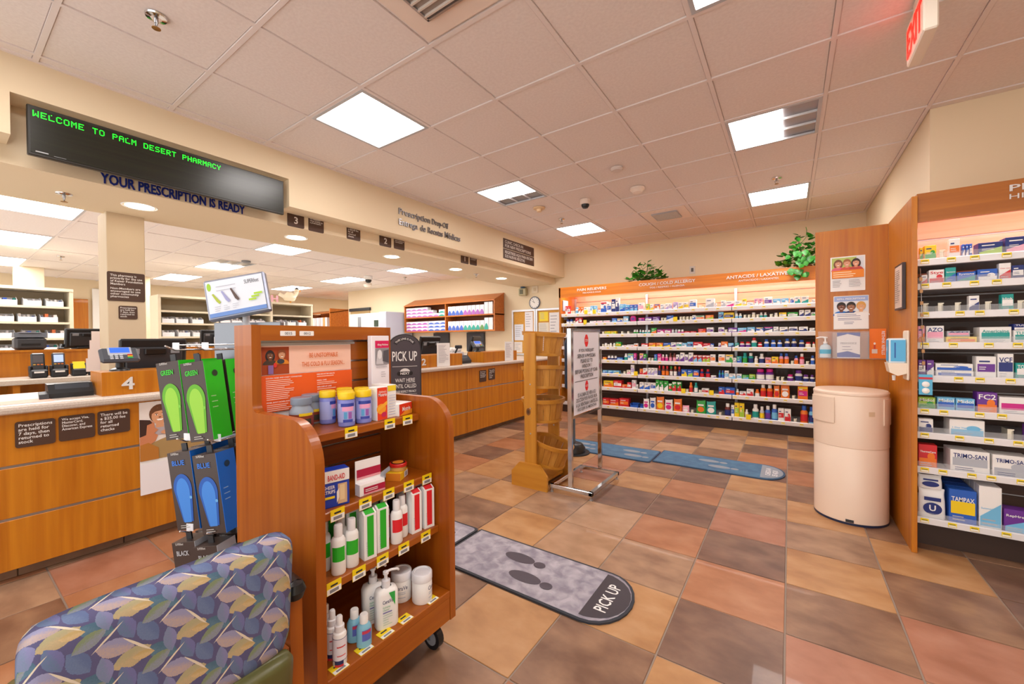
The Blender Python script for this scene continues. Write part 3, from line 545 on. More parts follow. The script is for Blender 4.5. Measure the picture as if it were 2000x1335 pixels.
# posters, holder, dispenser and frame on the panels
fr = Fr((.254, 3.829, 1.57), (1, 0, 0), (0, 0, 1)); mb = MB(); plate(mb, fr, 0, 0, .197, .253, .003, WHITE, .003)
art(mb, fr, [('r', .008, .155, .189, .245, 'b7c86a'), ('p', [(.12, .155), (.189, .155), (.189, .245), (.15, .245)], 'dfe6ee'), ('r', .008, .095, .189, .152, 'ef8a1e')])
for x, c, hcol, lg in ((.045, 'e2647c', '7a4a2c', True), (.095, 'd9533c', 'a5673a', False), (.145, 'c0463a', '33211c', True)): face(mb, fr, x, .203, .024, 'dfa07c', hcol, c, lg)
art(mb, fr, [('r', .008, .095, .189, .152, 'ef8a1e')])
lines(mb, fr, .015, .134, .16, 3, .015, .006, 'ffe0b8', 3); lines(mb, fr, .012, .075, .07, 5, .011, .003, '8d8d96', 4); lines(mb, fr, .105, .075, .07, 5, .011, .003, '8d8d96', 5)
tag(mb.build('poster'), 'poster with three smiling faces and an orange band on wooden panel', 'poster')
fr = Fr((.272, 3.829, 1.289), (1, 0, 0), (0, 0, 1)); mb = MB(); plate(mb, fr, 0, 0, .198, .245, .003, WHITE, .003)
art(mb, fr, [('r', .004, .205, .194, .241, '9db2e0'), ('r', .004, .12, .194, .204, 'e9ecf2')]); text(mb, fr, 'REFILL PRESCRIPTIONS', .02, .216, .158, .013, WHITE, .02)
for x, c, s_, hcol in ((.045, '2a78c8', '7a4630', '241812'), (.1, '2d4a82', 'a06a48', '281a14'), (.155, 'efe9e2', 'e2a878', 'd8a24e')): face(mb, fr, x, .165, .028, s_, hcol, c)
art(mb, fr, [('r', .004, .004, .194, .119, 'f3f2f0')])
lines(mb, fr, .02, .105, .165, 2, .011, .004, '8a86a0', 3); lines(mb, fr, .025, .078, .15, 2, .011, .004, '8a86a0', 5); lines(mb, fr, .06, .05, .08, 2, .011, .004, '8a86a0', 7)
tag(mb.build('poster'), 'white refill poster with three faces and blue heading on wooden panel', 'poster')
h = thing('brochure_holder', 'clear plastic wall holder for leaflets below the refill poster', 'holder', (.18, 3.828, 1.075))
MB().box(0, .385, -.045, 0, 0, .004, CLEAR).build('tray', h); MB().box(.085, .285, -.045, -.042, 0, .19, CLEAR).build('front_plate', h); MB().box(.0, .385, -.004, -.001, 0, .2, CLEAR).build('back_plate', h)
for x in (.083, .284): MB().box(x, x+.003, -.045, 0, 0, .19, CLEAR).build('divider', h)
fr = Fr((.29, 3.805, 1.085), (1, 0, 0), (0, 0, 1)); mb = MB().box(.29, .42, 3.805, 3.82, 1.0795, 1.265, WHITE, .001)
art(mb, fr, [('p', [(.0, .15), (.06, .17), (.13, .15), (.13, .18), (0, .18)], '2348a0'), ('p', [(0, 0), (.13, 0), (.13, .02), (.06, .045), (0, .03)], '2a50a8')]); text(mb, fr, 'MEDICHOICE', .02, .095, .09, .014, '4a4a60', 0); lines(mb, fr, .03, .075, .07, 2, .02, .004, '8a8aa0', 3)
tag(mb.build('wipes_box'), 'white and navy leaflet box in the clear wall holder', 'box')
fr = Fr((.472, 3.812, 1.085), (1, 0, 0), (0, 0, 1)); mb = MB().box(.472, .56, 3.812, 3.822, 1.0795, 1.29, paint('f07818', .4), .001)
text(mb, Fr((.536, 3.811, 1.272), (0, 0, -1), (1, 0, 0)), 'RETHINK REFILLS', 0, 0, .165, .017, WHITE, .01)
art(mb, fr, [('r', .012, .03, .042, .06, 'd8c8c0'), ('r', .022, .06, .032, .09, 'c84830'), ('e', .027, .1, .006, .008, 'f4e4d8')])
tag(mb.build('leaflet'), 'orange leaflet standing in the clear wall holder', 'leaflet')
p = MB(); p.lathe([(.026, 0), (.03, .004), (.03, .075), (.024, .092), (.011, .1), (.011, .108)], paint('d8e6ee', .15, 0, 0, None, .8), seg=20, sx=1.15, sy=.7); p.lathe([(.0304, .03), (.0304, .062)], paint('5fb3d3', .4), seg=20, sx=1.15, sy=.7)
p = tag(p.build('sanitizer_bottle', None, (.222, 3.803, 1.0795)), 'clear pump bottle of hand sanitizer at left end of wall holder', 'bottle')
q = MB(); q.lathe([(.013, .108), (.013, .12), (.006, .121), (.006, .145), (.014, .146), (.014, .156)], WHITE, seg=14); q.tube([(0, 0, .152), (-.03, -.01, .153), (-.055, -.018, .146)], .005, WHITE, 8); q.build('pump', p)
d = thing('soap_dispenser', 'wall soap dispenser with a blue cartridge on the narrow wooden panel', 'dispenser', (.574, 3.27, .98))
MB().box(-.012, 0, -.055, .055, 0, .29, paint('efe0cc', .4), .005).build('backplate', d); MB().box(-.088, -.013, -.045, .045, .095, .245, paint('d4e4ee', .35), .008).build('cartridge', d); mb = MB(); art(mb, Fr((-.0885, .034, .1), (0, -1, 0), (0, 0, 1)), [('r', 0, .01, .068, .135, '4aa6dc'), ('p', [(.012, .06), (.03, .1), (.05, .06), (.03, .08)], 'f0f4f8')]); art(mb, Fr((-.085, -.0455, .1), (1, 0, 0), (0, 0, 1)), [('r', .004, .01, .068, .135, '5ab4e4'), ('r', .02, .03, .026, .12, '2a5aa8')]); mb.build('cartridge_print', d)
mb = MB(); mb.prism([(-.095, .10), (-.012, .10), (-.012, .04), (-.05, .025), (-.085, .045)], 'y', -.048, .048, paint('efe0cc', .4)); mb.build('housing', d); MB().lathe([(.007, 0), (.009, .03)], WHITE, (-.06, 0, -.005), 10).build('nozzle', d)
fr = Fr((.573, 3.53, 1.40), (0, -1, 0), (0, 0, 1)); mb = MB(); plate(mb, fr, 0, 0, .215, .28, .014, paint('3a3236', .4), .003); art(mb, fr, [('r', .012, .012, .203, .268, 'e3cdbd')]); lines(mb, fr, .03, .24, .15, 16, .013, .004, '8d7f78', 3)
tag(mb.build('framed_notice'), 'dark framed notice on the narrow wooden panel above the dispenser', 'frame')
# bin
t = thing('waste_bin', 'tall cream cylindrical bin with a rounded flap lid beside wooden panel', 'bin', (.345, 3.615, 0)); BM = paint('efd9c4', .35, name='cream_enamel', coat=.2)
MB().lathe([(.196, .012), (.2, .016), (.2, .50), (.198, .503)], BM, seg=48).build('body', t); MB().lathe([(.198, .503), (.2025, .506), (.2025, .84), (.2, .846)], BM, seg=48).build('hood', t)
MB().lathe([(.2, .846), (.204, .85), (.204, .862), (.195, .874), (.12, .882), (0, .884)], BM, seg=48).build('lid', t); MB().lathe([(.2, 0), (.201, .014), (.19, .015)], paint('1e2a4a', .4), seg=48).build('base_ring', t)
mb = MB()
def curved(mb, a0, a1, z0, z1, r, mat, n=10):
    vs, fs = [], []
    for k in range(n+1):
        a = math.radians(a0+(a1-a0)*k/n)
        for rr in (r-.006, r):
            for z in (z0, z1): vs.append((rr*math.cos(a), rr*math.sin(a), z))
    for k in range(n):
        b, c = 4*k, 4*k+4
        fs += [(b+2, b+3, c+3, c+2), (b, b+1, c+1, c), (b+1, b+3, c+3, c+1), (b, b+2, c+2, c)]
    fs += [(0, 1, 3, 2), (4*n, 4*n+1, 4*n+3, 4*n+2)]
    mb.add(vs, fs, mat)
curved(mb, 188, 242, .66, .83, .211, BM); mb.build('flap', t); mb = MB(); curved(mb, 320, 350, .66, .83, .208, BM); mb.build('flap', t)
mb = MB(); curved(mb, 258, 270, .018, .036, .2025, DARK); mb.build('badge', t); mb = MB(); curved(mb, 292, 302, .72, .75, .2035, paint('d9c0a0', .4)); mb.build('badge', t)
# ================================================================ ceiling fittings
def troffer(x0, y0, wx, wy, z, em, label, lens=1.0, cells=3, side=1, group=None):
    """recessed light: frame, reflector and lit diffuser; lens < 1 leaves part of the louvre dark"""
    t = thing('ceiling_light', label, 'ceiling light', (x0, y0, z), group=group); f = .022; mb = MB(); fm = paint('b9bbc0', .35)
    mb.box(0, wx, 0, f, -.003, .012, fm); mb.box(0, wx, wy-f, wy, -.003, .012, fm); mb.box(0, f, f, wy-f, -.003, .012, fm); mb.box(wx-f, wx, f, wy-f, -.003, .012, fm); mb.build('frame', t)
    L = wx-2*f; a = f if side > 0 else wx-f-L*lens; MB().box(a, a+L*lens, f, wy-f, .004, .008, em).build('diffuser', t)
    if lens < 1:
        b = a+L*lens if side > 0 else f; w = L*(1-lens)
        MB().box(b, b+w, f, wy-f, .014, .018, paint('8f8d90', .3, .6)).build('reflector', t)
        for k in range(1, cells): MB().box(b, b+w, f+(wy-2*f)*k/cells-.003, f+(wy-2*f)*k/cells+.003, -.002, .014, paint('cfd0d2', .3)).build('louvre_blade', t)
    return t
LBL = {(-2, 0): 'nearest square ceiling light above the counter side', (-2, 3): 'middle ceiling light on counter side with a dark louvre strip', (-2, 6): 'farthest ceiling light on the counter side of the lobby',
       (2, 0): 'ceiling light at top edge right of centre', (2, 3): 'ceiling light with three dark louvre cells at its right end', (2, 6): 'farthest ceiling light near the right wall', (-2, -3): 'ceiling light behind the viewer on the counter side', (2, -3): 'ceiling light behind the viewer on the right'}
for i, j in LB:
    if (i, j) == (-2, 3): t = troffer(cx0+(i+1)*.61-.012, cy0+j*cs+.012, cs-.024, .586, HC, EM_LOBBY, LBL[(i, j)], .66); t.rotation_euler[2] = math.pi/2; continue
    t = troffer(cx0+i*.61+.012, cy0+j*cs+.012, .586, cs-.024, HC, EM_LOBBY, LBL[(i, j)], .62 if (i, j) == (2, 3) else 1)
for n, (x, y) in enumerate(PL):
    troffer(x-1.22+.012, y+.012, 1.196, .586, HP, EM_PH, f"long pharmacy ceiling light, {ORD[n%3+1]} from left in {('front','middle','rear')[n//3]} row" if n < 9 else 'long ceiling light added to brighten the far pharmacy corner', .55 if n in (4,) else 1)
for n, y in enumerate((.945, 2.146, 3.345, 4.53, 5.70)):
    t = thing('downlight', f'round recessed downlight in soffit, {ORD[n+1]} from left', 'downlight', (-4.14, y, 2.29), group='soffit downlights')
    MB().lathe([(.085, .006), (.105, -.004), (.11, .001)], WHITE, seg=24, caps=False).build('trim_ring', t); MB().lathe([(.086, -.002), (.08, -.001)], EM_CAN, seg=24).build('lens', t)
def vent(x, y, label):
    t = thing('air_vent', label, 'vent', (x, y, HC)); MB().box(-.27, .27, -.27, .27, -.004, .006, paint('ecdcd0', .5), .002).build('panel', t)
    MB().box(-.15, .15, -.15, .15, -.010, -.003, paint('9a8e86', .6)).build('throat', t)
    for k in range(7): MB().box(-.15, .15, -.145+k*.0445, -.135+k*.0445, -.022, -.008, paint('d8cdc4', .4)).build('louvre', t)
    for s in (-1, 1): MB().box(-.155, .155, s*.152-.006, s*.152+.006, -.02, -.003, STEEL).build('rim', t); MB().box(s*.152-.006, s*.152+.006, -.155, .155, -.02, -.003, STEEL).build('rim', t)
vent(cx0+.305, cy0-.3, 'square ceiling vent with slanted louvres at the top edge'); vent(cx0+.305, cy0+6.5*cs, 'far ceiling vent above the lit back display')
def sprinkler(x, y, z, label):
    t = thing('sprinkler', label, 'sprinkler', (x, y, z)); MB().lathe([(.045, .002), (.042, -.006), (.022, -.010)], CHROME, seg=20).build('escutcheon', t)
    mb = MB(); mb.tube([(0, 0, -.005), (0, 0, -.03)], .009, STEEL); mb.tube([(.012, 0, -.02), (.014, 0, -.04), (0, 0, -.055)], .003, STEEL, 6); mb.tube([(-.012, 0, -.02), (-.014, 0, -.04), (0, 0, -.055)], .003, STEEL, 6); mb.lathe([(0, -.053), (.018, -.056), (.018, -.059), (0, -.06)], paint('a8834c', .3, .8), seg=14); mb.build('head', t)
for a in ((-2.569, .66, HC, 'chrome sprinkler head in the ceiling at upper left'), (-.102, 4.915, HC, 'sprinkler head just before the farthest right ceiling light'), (-2.53, 4.882, HC, 'sprinkler head before the farthest counter-side light'),
          (-4.2, .558, 2.29, 'sprinkler head under the soffit beside the first downlight'), (-4.18, 5.063, 2.29, 'sprinkler head under soffit near its far end'), (-7.1, 6.1, HP, 'sprinkler head in pharmacy ceiling near the wall cabinet'), (-9.7, 1.24, HP, 'sprinkler head in pharmacy ceiling above the left shelving')): sprinkler(*a)
def disc(name, label, cat, x, y, z, prof, mat, extra=None):
    t = thing(name, label, cat, (x, y, z)); MB().lathe(prof, mat, seg=24).build('housing', t)
    if extra: MB().lathe(extra[0], extra[1], seg=20).build(extra[2], t)
disc('smoke_detector', 'flat white smoke detector in the middle of the ceiling', 'detector', -1.339, 3.72, HC, [(.055, .002), (.058, -.012), (.045, -.028), (0, -.03)], paint('d9cfca', .4))
disc('motion_sensor', 'white domed motion sensor beside the far vent', 'sensor', -1.34, 4.346, HC, [(.075, .002), (.075, -.02), (.06, -.03), (.05, -.05), (0, -.062)], paint('efe0d4', .4))
disc('security_camera', 'dome security camera with dark eye on the lobby ceiling', 'camera', -1.95, 4.357, HC, [(.06, .002), (.06, -.05), (.05, -.056)], paint('ecdcd0', .4), ([(.046, -.05), (.044, -.075), (.028, -.098), (0, -.105)], BLACK, 'dome'))
disc('smoke_detector', 'bell-shaped cream smoke detector near the soffit', 'detector', -2.535, 4.295, HC, [(.075, .002), (.07, -.012), (.035, -.018), (.03, -.045), (0, -.05)], paint('e8c99e', .45))
disc('security_camera', 'dome camera on the pharmacy ceiling above the wall cabinet', 'camera', -7.6, 5.5, HP, [(.09, .002), (.09, -.07), (.08, -.076)], WHITE, ([(.07, -.07), (.065, -.11), (.04, -.14), (0, -.15)], BLACK, 'dome'))
disc('security_camera', 'dome camera on the pharmacy ceiling left of the column', 'camera', -10.2, 1.85, HP, [(.1, .002), (.1, -.03), (.09, -.036)], WHITE, ([(.09, -.03), (.075, -.09), (.04, -.11), (0, -.115)], BLACK, 'dome'))
disc('smoke_detector', 'grey detector on pharmacy ceiling above the insole sign', 'detector', -7.8, 3.17, HP, [(.07, .002), (.07, -.02), (.05, -.035), (0, -.04)], GREY)
disc('motion_sensor', 'white sensor on pharmacy ceiling near the far shelving', 'sensor', -8.6, 6.2, HP, [(.1, .002), (.1, -.05), (.06, -.09), (0, -.1)], paint('ece0d4', .4))
# exit sign
t = thing('exit_sign', 'white exit sign with red letters hanging from the ceiling', 'sign', (.52, 2.69, 2.6)); WS = paint('f0e4d4', .4)
MB().box(-.025, .025, -.155, .155, 0, .2, WS, .006).build('housing', t); MB().box(-.02, .02, -.05, .05, .2, HC-2.6, WS).build('canopy', t)
mb = MB(); fr = Fr((-.025, .135, .03), (0, -1, 0), (0, 0, 1)); text(mb, fr, 'EXIT', 0, 0, .27, .14, paint('ff1208', .4, 0, 4), .012, depth=.002); mb.build('lettering', t)

# ================================================================ counter
C = thing('service_counter', 'long orange wooden pharmacy counter with a pale speckled top', 'counter', (0, 0, 0))
ct = MB(); ct.prism([(-4.0, .876), (-3.29, .876), (-3.275, .884), (-3.27, .9), (-3.27, .912), (-3.28, .922), (-3.295, .925), (-4.0, .925)], 'y', -1.5, 6.04, SOLID); ct.build('countertop', C)
MB().box(-3.95, -3.335, -1.5, 6.04, .062, .876, paint('6e4a2a', .6)).build('carcass', C)
ys = [-1.5, .2-1.1, 1.62, 3.81, 5.08, 6.04]
for a, b in zip(ys, ys[1:]):
    for z0, z1 in ((.07, .327), (.341, .597), (.611, .876)): MB().box(-3.336, -3.31, a+.004, b-.004, z0, z1, WOOD_C, .0015).build('front_panel', C)
for z in (.334, .604): MB().box(-3.336, -3.317, -1.5, 6.04, z-.007, z+.007, STEEL).build('metal_strip', C)
for y in ys[1:-1]: MB().box(-3.336, -3.3175, y-.004, y+.004, .07, .876, STEEL).build('seam_strip', C)
def plaque(x, y0, y1, z0, z1, body, label, th=.006, hfrac=.8, num=None, wfrac=.84, mat=None, r=.012):
    fr = Fr((x, y0, z0), (0, 1, 0), (0, 0, 1)); mb = MB(); w, h = y1-y0, z1-z0; plate(mb, fr, 0, 0, w, h, th, PLAQUE, r); o = tag(mb.build('plaque'), label, 'sign')
    mb = MB(); tm = paint('e9e4df', .4)
    if num: text(mb, fr, 'Window', w/2, h*.74, w*.46, h*.12, tm, .01, anchor='C'); text(mb, fr, num, w/2, h*.2, None, h*.42, tm, .02, anchor='C')
    if body and '\n\n' in body:
        a, c = body.split('\n\n'); text(mb, fr, a, w*.08, h*.55, w*wfrac, h*.37, tm, .012); m2 = MB(); text(m2, fr, c, w*.08, h*.1, w*wfrac*.92, h*.37, tm, .012); m2.build('lettering', o)
    elif body: text(mb, fr, body, w*.08, h*(.95-hfrac), w*wfrac, h*hfrac*.95, tm, .012)
    mb.build('lettering', o); return o
plaque(-3.309, .25, .39, .697, .833, 'Prescriptions\nare held for\n7 days, then\nreturned to\nstock', 'brown counter plaque about prescriptions held for 7 days')
plaque(-3.309, .402, .542, .699, .837, 'We accept Visa,\nMasterCard,\nDiscover, and\nAmerican Express', 'brown counter plaque about accepted cards', hfrac=.55)
plaque(-3.309, .553, .692, .703, .84, 'There will be\na $25.00 fee\nfor all\nreturned\nchecks', 'brown counter plaque about the returned check fee')
plaque(-4.4995, .82, 1.05, 1.577, 1.813, 'This pharmacy is\nprimarily for the use\nof Kaiser Foundation\nMembers\n\nNon-Members are\nencouraged to use\nother community\npharmacies', 'large brown sign on the tan column', hfrac=.84, wfrac=.86)
plaque(-4.4995, .885, 1.0, 1.43, 1.54, 'Prescriptions\nare held for\n7 days, then\nreturned to\nstock', 'small brown sign below the large one on the tan column')
XP = -3.7495; PH = 'Photo I.D. may\nbe requested\nwhen picking up\na prescription'
plaque(XP, 1.865, 2.017, 2.285, 2.437, None, 'brown window number plaque just right of the message board', num='3'); plaque(XP, 2.06, 2.21, 2.283, 2.435, PH, 'brown text plaque second right of the message board', hfrac=.5)
plaque(XP, 2.46, 2.617, 2.285, 2.432, 'There will be\na $25.00 fee\nfor all\nreturned\nchecks', 'lone brown text plaque mid-way along the soffit')
plaque(XP, 2.862, 3.02, 2.29, 2.442, None, 'brown window number plaque under the grey raised lettering', num='2'); plaque(XP, 3.06, 3.212, 2.292, 2.442, PH, 'brown text plaque under the grey raised lettering', hfrac=.5)
plaque(XP, 4.21, 4.365, 2.298, 2.45, None, 'brown window number plaque farthest along the soffit', num='1'); plaque(XP, 4.4, 4.55, 2.302, 2.452, PH, 'brown text plaque farthest along the soffit', hfrac=.5)
plaque(-3.309, 4.05, 4.19, .68, .83, PH, 'left of two small brown plaques on the far counter front', hfrac=.6); plaque(-3.309, 4.24, 4.38, .69, .84, 'There will be\na $25.00 fee\nfor all\nreturned\nchecks', 'right of two small brown plaques on the far counter front')
t = thing('clinic_sign', 'two-part brown clinic check-in sign at far end of soffit', 'sign', (-3.5495, 4.94, 2.455)); tm = paint('e4ddd6', .4)
for z, body, w in ((.156, 'CLINIC CHECK-IN\nFOR NEW PRESCRIPTIONS', .74), (0, 'REGISTRESE AQUI PARA RECIBIR\nSUS NUEVAS RECETAS', .80)):
    fr = Fr((0, 0, z), (0, 1, 0), (0, 0, 1)); mb = MB(); plate(mb, fr, 0, 0, .88, .147, .006, PLAQUE, .002); o = mb.build('sign_panel', t); mb = MB(); text(mb, fr, body, .04, .02, w, .105, tm, .006); mb.build('lettering', o)
t = thing('soffit_lettering', 'grey raised prescription drop-off lettering on the soffit', 'lettering', (-3.5495, 2.965, 2.5)); fr = Fr((0, 0, 0), (0, 1, 0), (0, 0, 1)); lm = paint('8d8a8c', .3, .6)
for wd, x, z, w, h in (('Prescription', 0, .105, .47, .09), ('Drop-Off', .5, .105, .28, .09), ('Entrega', 0, -.012, .27, .09), ('de', .31, .008, .085, .07), ('Recetas', .43, .008, .25, .07), ('Médicas', .715, .008, .285, .075)): mb = MB(); text(mb, fr, wd, x, z, w, h, lm, .008, depth=.012); mb.build('word', t)
mb = MB(); fr = Fr((-3.7495, .66, 2.297), (0, 1, 0), (0, 0, 1)); text(mb, fr, 'YOUR PRESCRIPTION IS READY', 0, 0, .86, .073, paint('1d2f86', .4), .03, depth=.004)
tag(mb.build('soffit_lettering'), 'navy lettering under the message board saying prescription is ready', 'lettering')
# message board
t = thing('message_board', 'long black electronic message board with green dot letters', 'message board', (-3.56, .335, 2.318))
MB().box(-.03, 0, 0, 1.41, 0, .285, paint('26241f', .35), .004).build('case', t)
MB().box(-.002, .0025, .012, 1.398, .016, .268, noisy('led_matrix', '14150c', '1d2011', (1, 1, 40), 1, 2, .28)).build('screen', t)
F57 = dict(W='10001 10001 10001 10101 10101 11011 10001', E='11111 10000 10000 11110 10000 10000 11111', L='00100 10000 10000 10000 10000 10000 11111', C='01110 10001 10000 10000 10000 10001 01110', O='01110 10001 10001 10001 10001 10001 01110',
           M='10001 11011 10101 10101 10001 10001 10001', T='11111 00100 00100 00100 00100 00100 00100', P='11110 10001 10001 11110 10000 10000 10000', A='01110 10001 10001 11111 10001 10001 10001', D='11110 10001 10001 10001 10001 10001 11110',
           S='01111 10000 10000 01110 00001 00001 11110', R='11110 10001 10001 11110 10100 10010 10001', H='10001 10001 10001 11111 10001 10001 10001', Y='10001 10001 01010 00100 00100 00100 00100')
mb = MB(); gm = paint('18ff2a', .5, 0, 2.0); pitch = .0050; y = .022
for ch in 'WELCOME TO PALM DESERT PHARMACY ':
    if ch == ' ': mb.build('dot_word', t); mb = MB()
    else:
        for r_, rowb in enumerate(F57[ch].split()):
            for c_, bit in enumerate(rowb):
                if bit == '1':
                    yy, zz = y+c_*pitch*.93, .252-r_*pitch; mb.add([(.0032, yy, zz), (.0032, yy+pitch*.85, zz), (.0032, yy+pitch*.85, zz+pitch*.9), (.0032, yy, zz+pitch*.9)], [(0, 1, 2, 3)], gm)
    y += .0300
mb = MB(); fr = Fr((.003, .03, .022), (0, 1, 0), (0, 0, 1)); lines(mb, fr, 0, 0, .05, 1, .01, .006, 'b9bcc0', 2); lines(mb, fr, .07, -.004, .05, 1, .01, .003, '8b8e92', 2); mb.build('maker_mark', t)
# transaction ledges with raised numbers, paper notices
def ledge(y0, y1, num, label):
    t = thing('counter_ledge', label, 'ledge', (-3.32, y0, .925)); w = y1-y0
    MB().box(-.28, 0, 0, .02, 0, .14, WOOD_C, .001).build('side', t); MB().box(-.28, 0, w-.02, w, 0, .14, WOOD_C, .001).build('side', t); MB().box(-.02, .0, .02, w-.02, 0, .14, WOOD_C, .001).build('front', t); MB().box(-.28, -.02, .02, w-.02, .12, .14, WOOD_C).build('top', t)
    if num: mb = MB(); text(mb, Fr((.0005, .085 if num == '4' else .09, .03), (0, 1, 0), (0, 0, 1)), num, 0, 0, .058, .075, paint('d9d6d2', .35), .02, depth=.006); mb.build('number', t)
    return t
ledge(.575, 1.12, '4', 'nearest orange wooden ledge on counter with a raised number'); ledge(2.98, 3.735, '2', 'numbered orange wooden ledge on counter behind pick up sign'); ledge(4.16, 4.94, None, 'orange wooden ledge on counter near the far end')
for y, l in ((3.40, 'white paper notice leaning on the middle counter ledge'), (4.73, 'white paper notice leaning on the far counter ledge')):
    mb = MB(); fr = Fr((-3.312, y-.105, .927), (0, 1, 0), (0, 0, 1)); plate(mb, fr, 0, 0, .21, .27, .003, WHITE, .002); lines(mb, fr, .02, .24, .16, 14, .015, .005, 'b9b4bc', int(y*9)); tag(mb.build('paper_notice'), l, 'paper')
# card readers, registers and small things on the counter
def reader(x, y, z, rz, label):
    t = thing('card_reader', label, 'card reader', (x, y, z), rz)
    mb = MB(); mb.lathe([(.05, 0), (.045, .01), (.02, .02), (.018, .06)], BLACK, seg=14); mb.build('stand', t)
    b = MB(); T = Matrix.Translation((0, 0, .095)) @ Matrix.Rotation(math.radians(48), 4, 'Y') ; b.T = T
    b.box(-.055, .055, -.09, .09, -.018, .018, paint('4a4f58', .35), .012); b.build('body', t)
    s = MB(); s.T = T; s.box(-.05, .012, -.055, .055, .018, .0205, paint('aeb4bc', .3), .001); s.build('bezel', t)
    s = MB(); s.T = T; s.box(-.045, -.005, -.045, .045, .0205, .022, paint('2f5fe8', .3, 0, .8), 0); s.build('screen', t)
    for k, c in enumerate(('d8362c', 'e8c22a', '2fae62')):
        s = MB(); s.T = T; s.box(.008+k*.012, .017+k*.012, .03, .055, .018, .023, paint(c, .4), .002); s.build('key', t)
    for a in range(3):
        for c_ in range(3): s = MB(); s.T = T; s.box(.01+a*.013, .019+a*.013, -.05+c_*.022, -.034+c_*.022, .018, .022, paint('c9ced6', .4), .002); s.build('key', t)
reader(-3.45, .68, 1.065, 0, 'card reader with blue screen on the nearest counter ledge'); reader(-3.46, 3.02, 1.065, 0, 'card reader with blue screen behind the pick up sign'); reader(-3.5, 4.25, 1.065, -.3, 'card reader with blue screen on the far ledge')
def monitor(x, y, z, rz, w, h, label, tilt=12, stand=.12):
    t = thing('register_monitor', label, 'monitor', (x, y, z), rz); T = Matrix.Translation((0, 0, stand)) @ Matrix.Rotation(math.radians(tilt), 4, 'Y')
    b = MB(); b.T = T; b.box(-.02, .02, -w/2, w/2, 0, h, BLACK, .01); b.build('shell', t); b = MB(); b.T = T; b.box(.02, .035, -w*.42, w*.42, h*.1, h*.8, DARK, .012); b.build('back_cover', t)
    b = MB(); b.T = T; b.box(.035, .05, -w*.16, w*.16, h*.62, h*.78, paint('0c0d10', .3), .006); b.build('grip', t)
    for s_ in (-1, 1): b = MB(); b.T = T; b.box(.034, .037, s_*w*.3-w*.07, s_*w*.3+w*.07, h*.64, h*.77, GREY, .001); b.build('grille', t)
    b = MB(); b.T = T; b.box(-.024, -.02, -w*.46, w*.46, h*.06, h*.94, paint('20304a', .2)); b.build('screen', t)
    MB().box(-.09, .06, -w*.28, w*.28, 0, .02, BLACK, .006).box(-.025, .025, -w*.1, w*.1, .015, stand+.05, BLACK, .006).build('stand', t)
    return t
monitor(-3.78, .92, .927, 0, .37, .28, 'black register monitor seen from behind at window 4', 8, .06); monitor(-3.80, 3.60, .927, 0, .34, .3, 'black register monitor behind the middle counter ledge', 14, .06); monitor(-3.85, 4.55, .927, .35, .36, .3, 'black register monitor near the far ledge', 14, .06)
def cradle(x, y, label, s=1):
    t = thing('receipt_scanner', label, 'scanner', (x, y, .9255)); b = MB(); b.prism([(-.07*s, 0), (.07*s, 0), (.075*s, .03*s), (.02*s, .085*s), (-.06*s, .09*s)], 'y', -.1*s, .1*s, paint('23272c', .3)); b.build('base', t)
    MB().prism([(-.02*s, .086*s), (.022*s, .087*s), (.05*s, .055*s), (.04*s, .05*s)], 'y', -.07*s, .085*s, paint('3a4048', .25)).build('hood', t); MB().prism([(.03*s, .045*s), (.075*s, .03*s), (.09*s, .0), (.07*s, 0)], 'y', -.14*s, -.1*s, DARK).build('tongue', t)
cradle(-3.52, .475, 'low dark scanner base on counter left of the nearest ledge', .9); cradle(-3.52, 3.92, 'low dark scanner base between the two far ledges', 1.2)
b = MB(); b.tube([(-.04, 0, 0), (-.02, 0, .12), (.03, 0, .2)], .012, BLACK); b.box(.0, .09, -.03, .03, .19, .235, DARK, .01); b.lathe([(.045, 0), (.03, .02), (.012, .03)], BLACK, (-.04, 0, 0)); tag(b.build('hand_scanner', None, (-3.62, 3.95, .9255)), 'black handheld scanner on a curved stand between far ledges', 'scanner')
b = MB(); b.box(-.1, .1, -.12, .12, 0, .001, paint('f2b9a4', .6)); tag(b.build('counter_notice', None, (-3.42, .27, .9255)), 'pink notice strip lying flat on the counter edge', 'paper')
# picture banner taped to the counter front
fr = Fr((-3.308, .735, .292), (0, 1, 0), (0, 0, 1)); mb = MB(); plate(mb, fr, 0, 0, .36, .575, .002, paint('f0ece8', .5), .002)
art(mb, fr, [('r', .0, .21, .36, .572, 'e6dcd4'), ('p', [(0, .21), (.36, .21), (.36, .33), (.2, .36), (.1, .33), (0, .29)], 'a98a58'), ]); face(mb, fr, .098, .485, .055, 'd69a72', '6a4226', 'b3a6a8')
art(mb, fr, [('p', [(.0, .30), (.04, .30), (.075, .325), (.088, .36), (.07, .375), (.09, .395), (.072, .41), (.07, .44), (.05, .46), (.0, .47)], 'c98058'), ('p', [(.0, .47), (.05, .46), (.06, .44), (.035, .43), (.03, .37), (.0, .36)], '3c241c'), ('p', [(0, .21), (.09, .21), (.09, .28), (.04, .32), (0, .31)], 'b5742c'), ('e', .13, .375, .028, .014, 'd69a72'), ('r', 0, 0, .36, .19, 'ece8ea')])
tag(mb.build('picture_banner'), 'photo banner of two people taped to the counter front', 'banner')
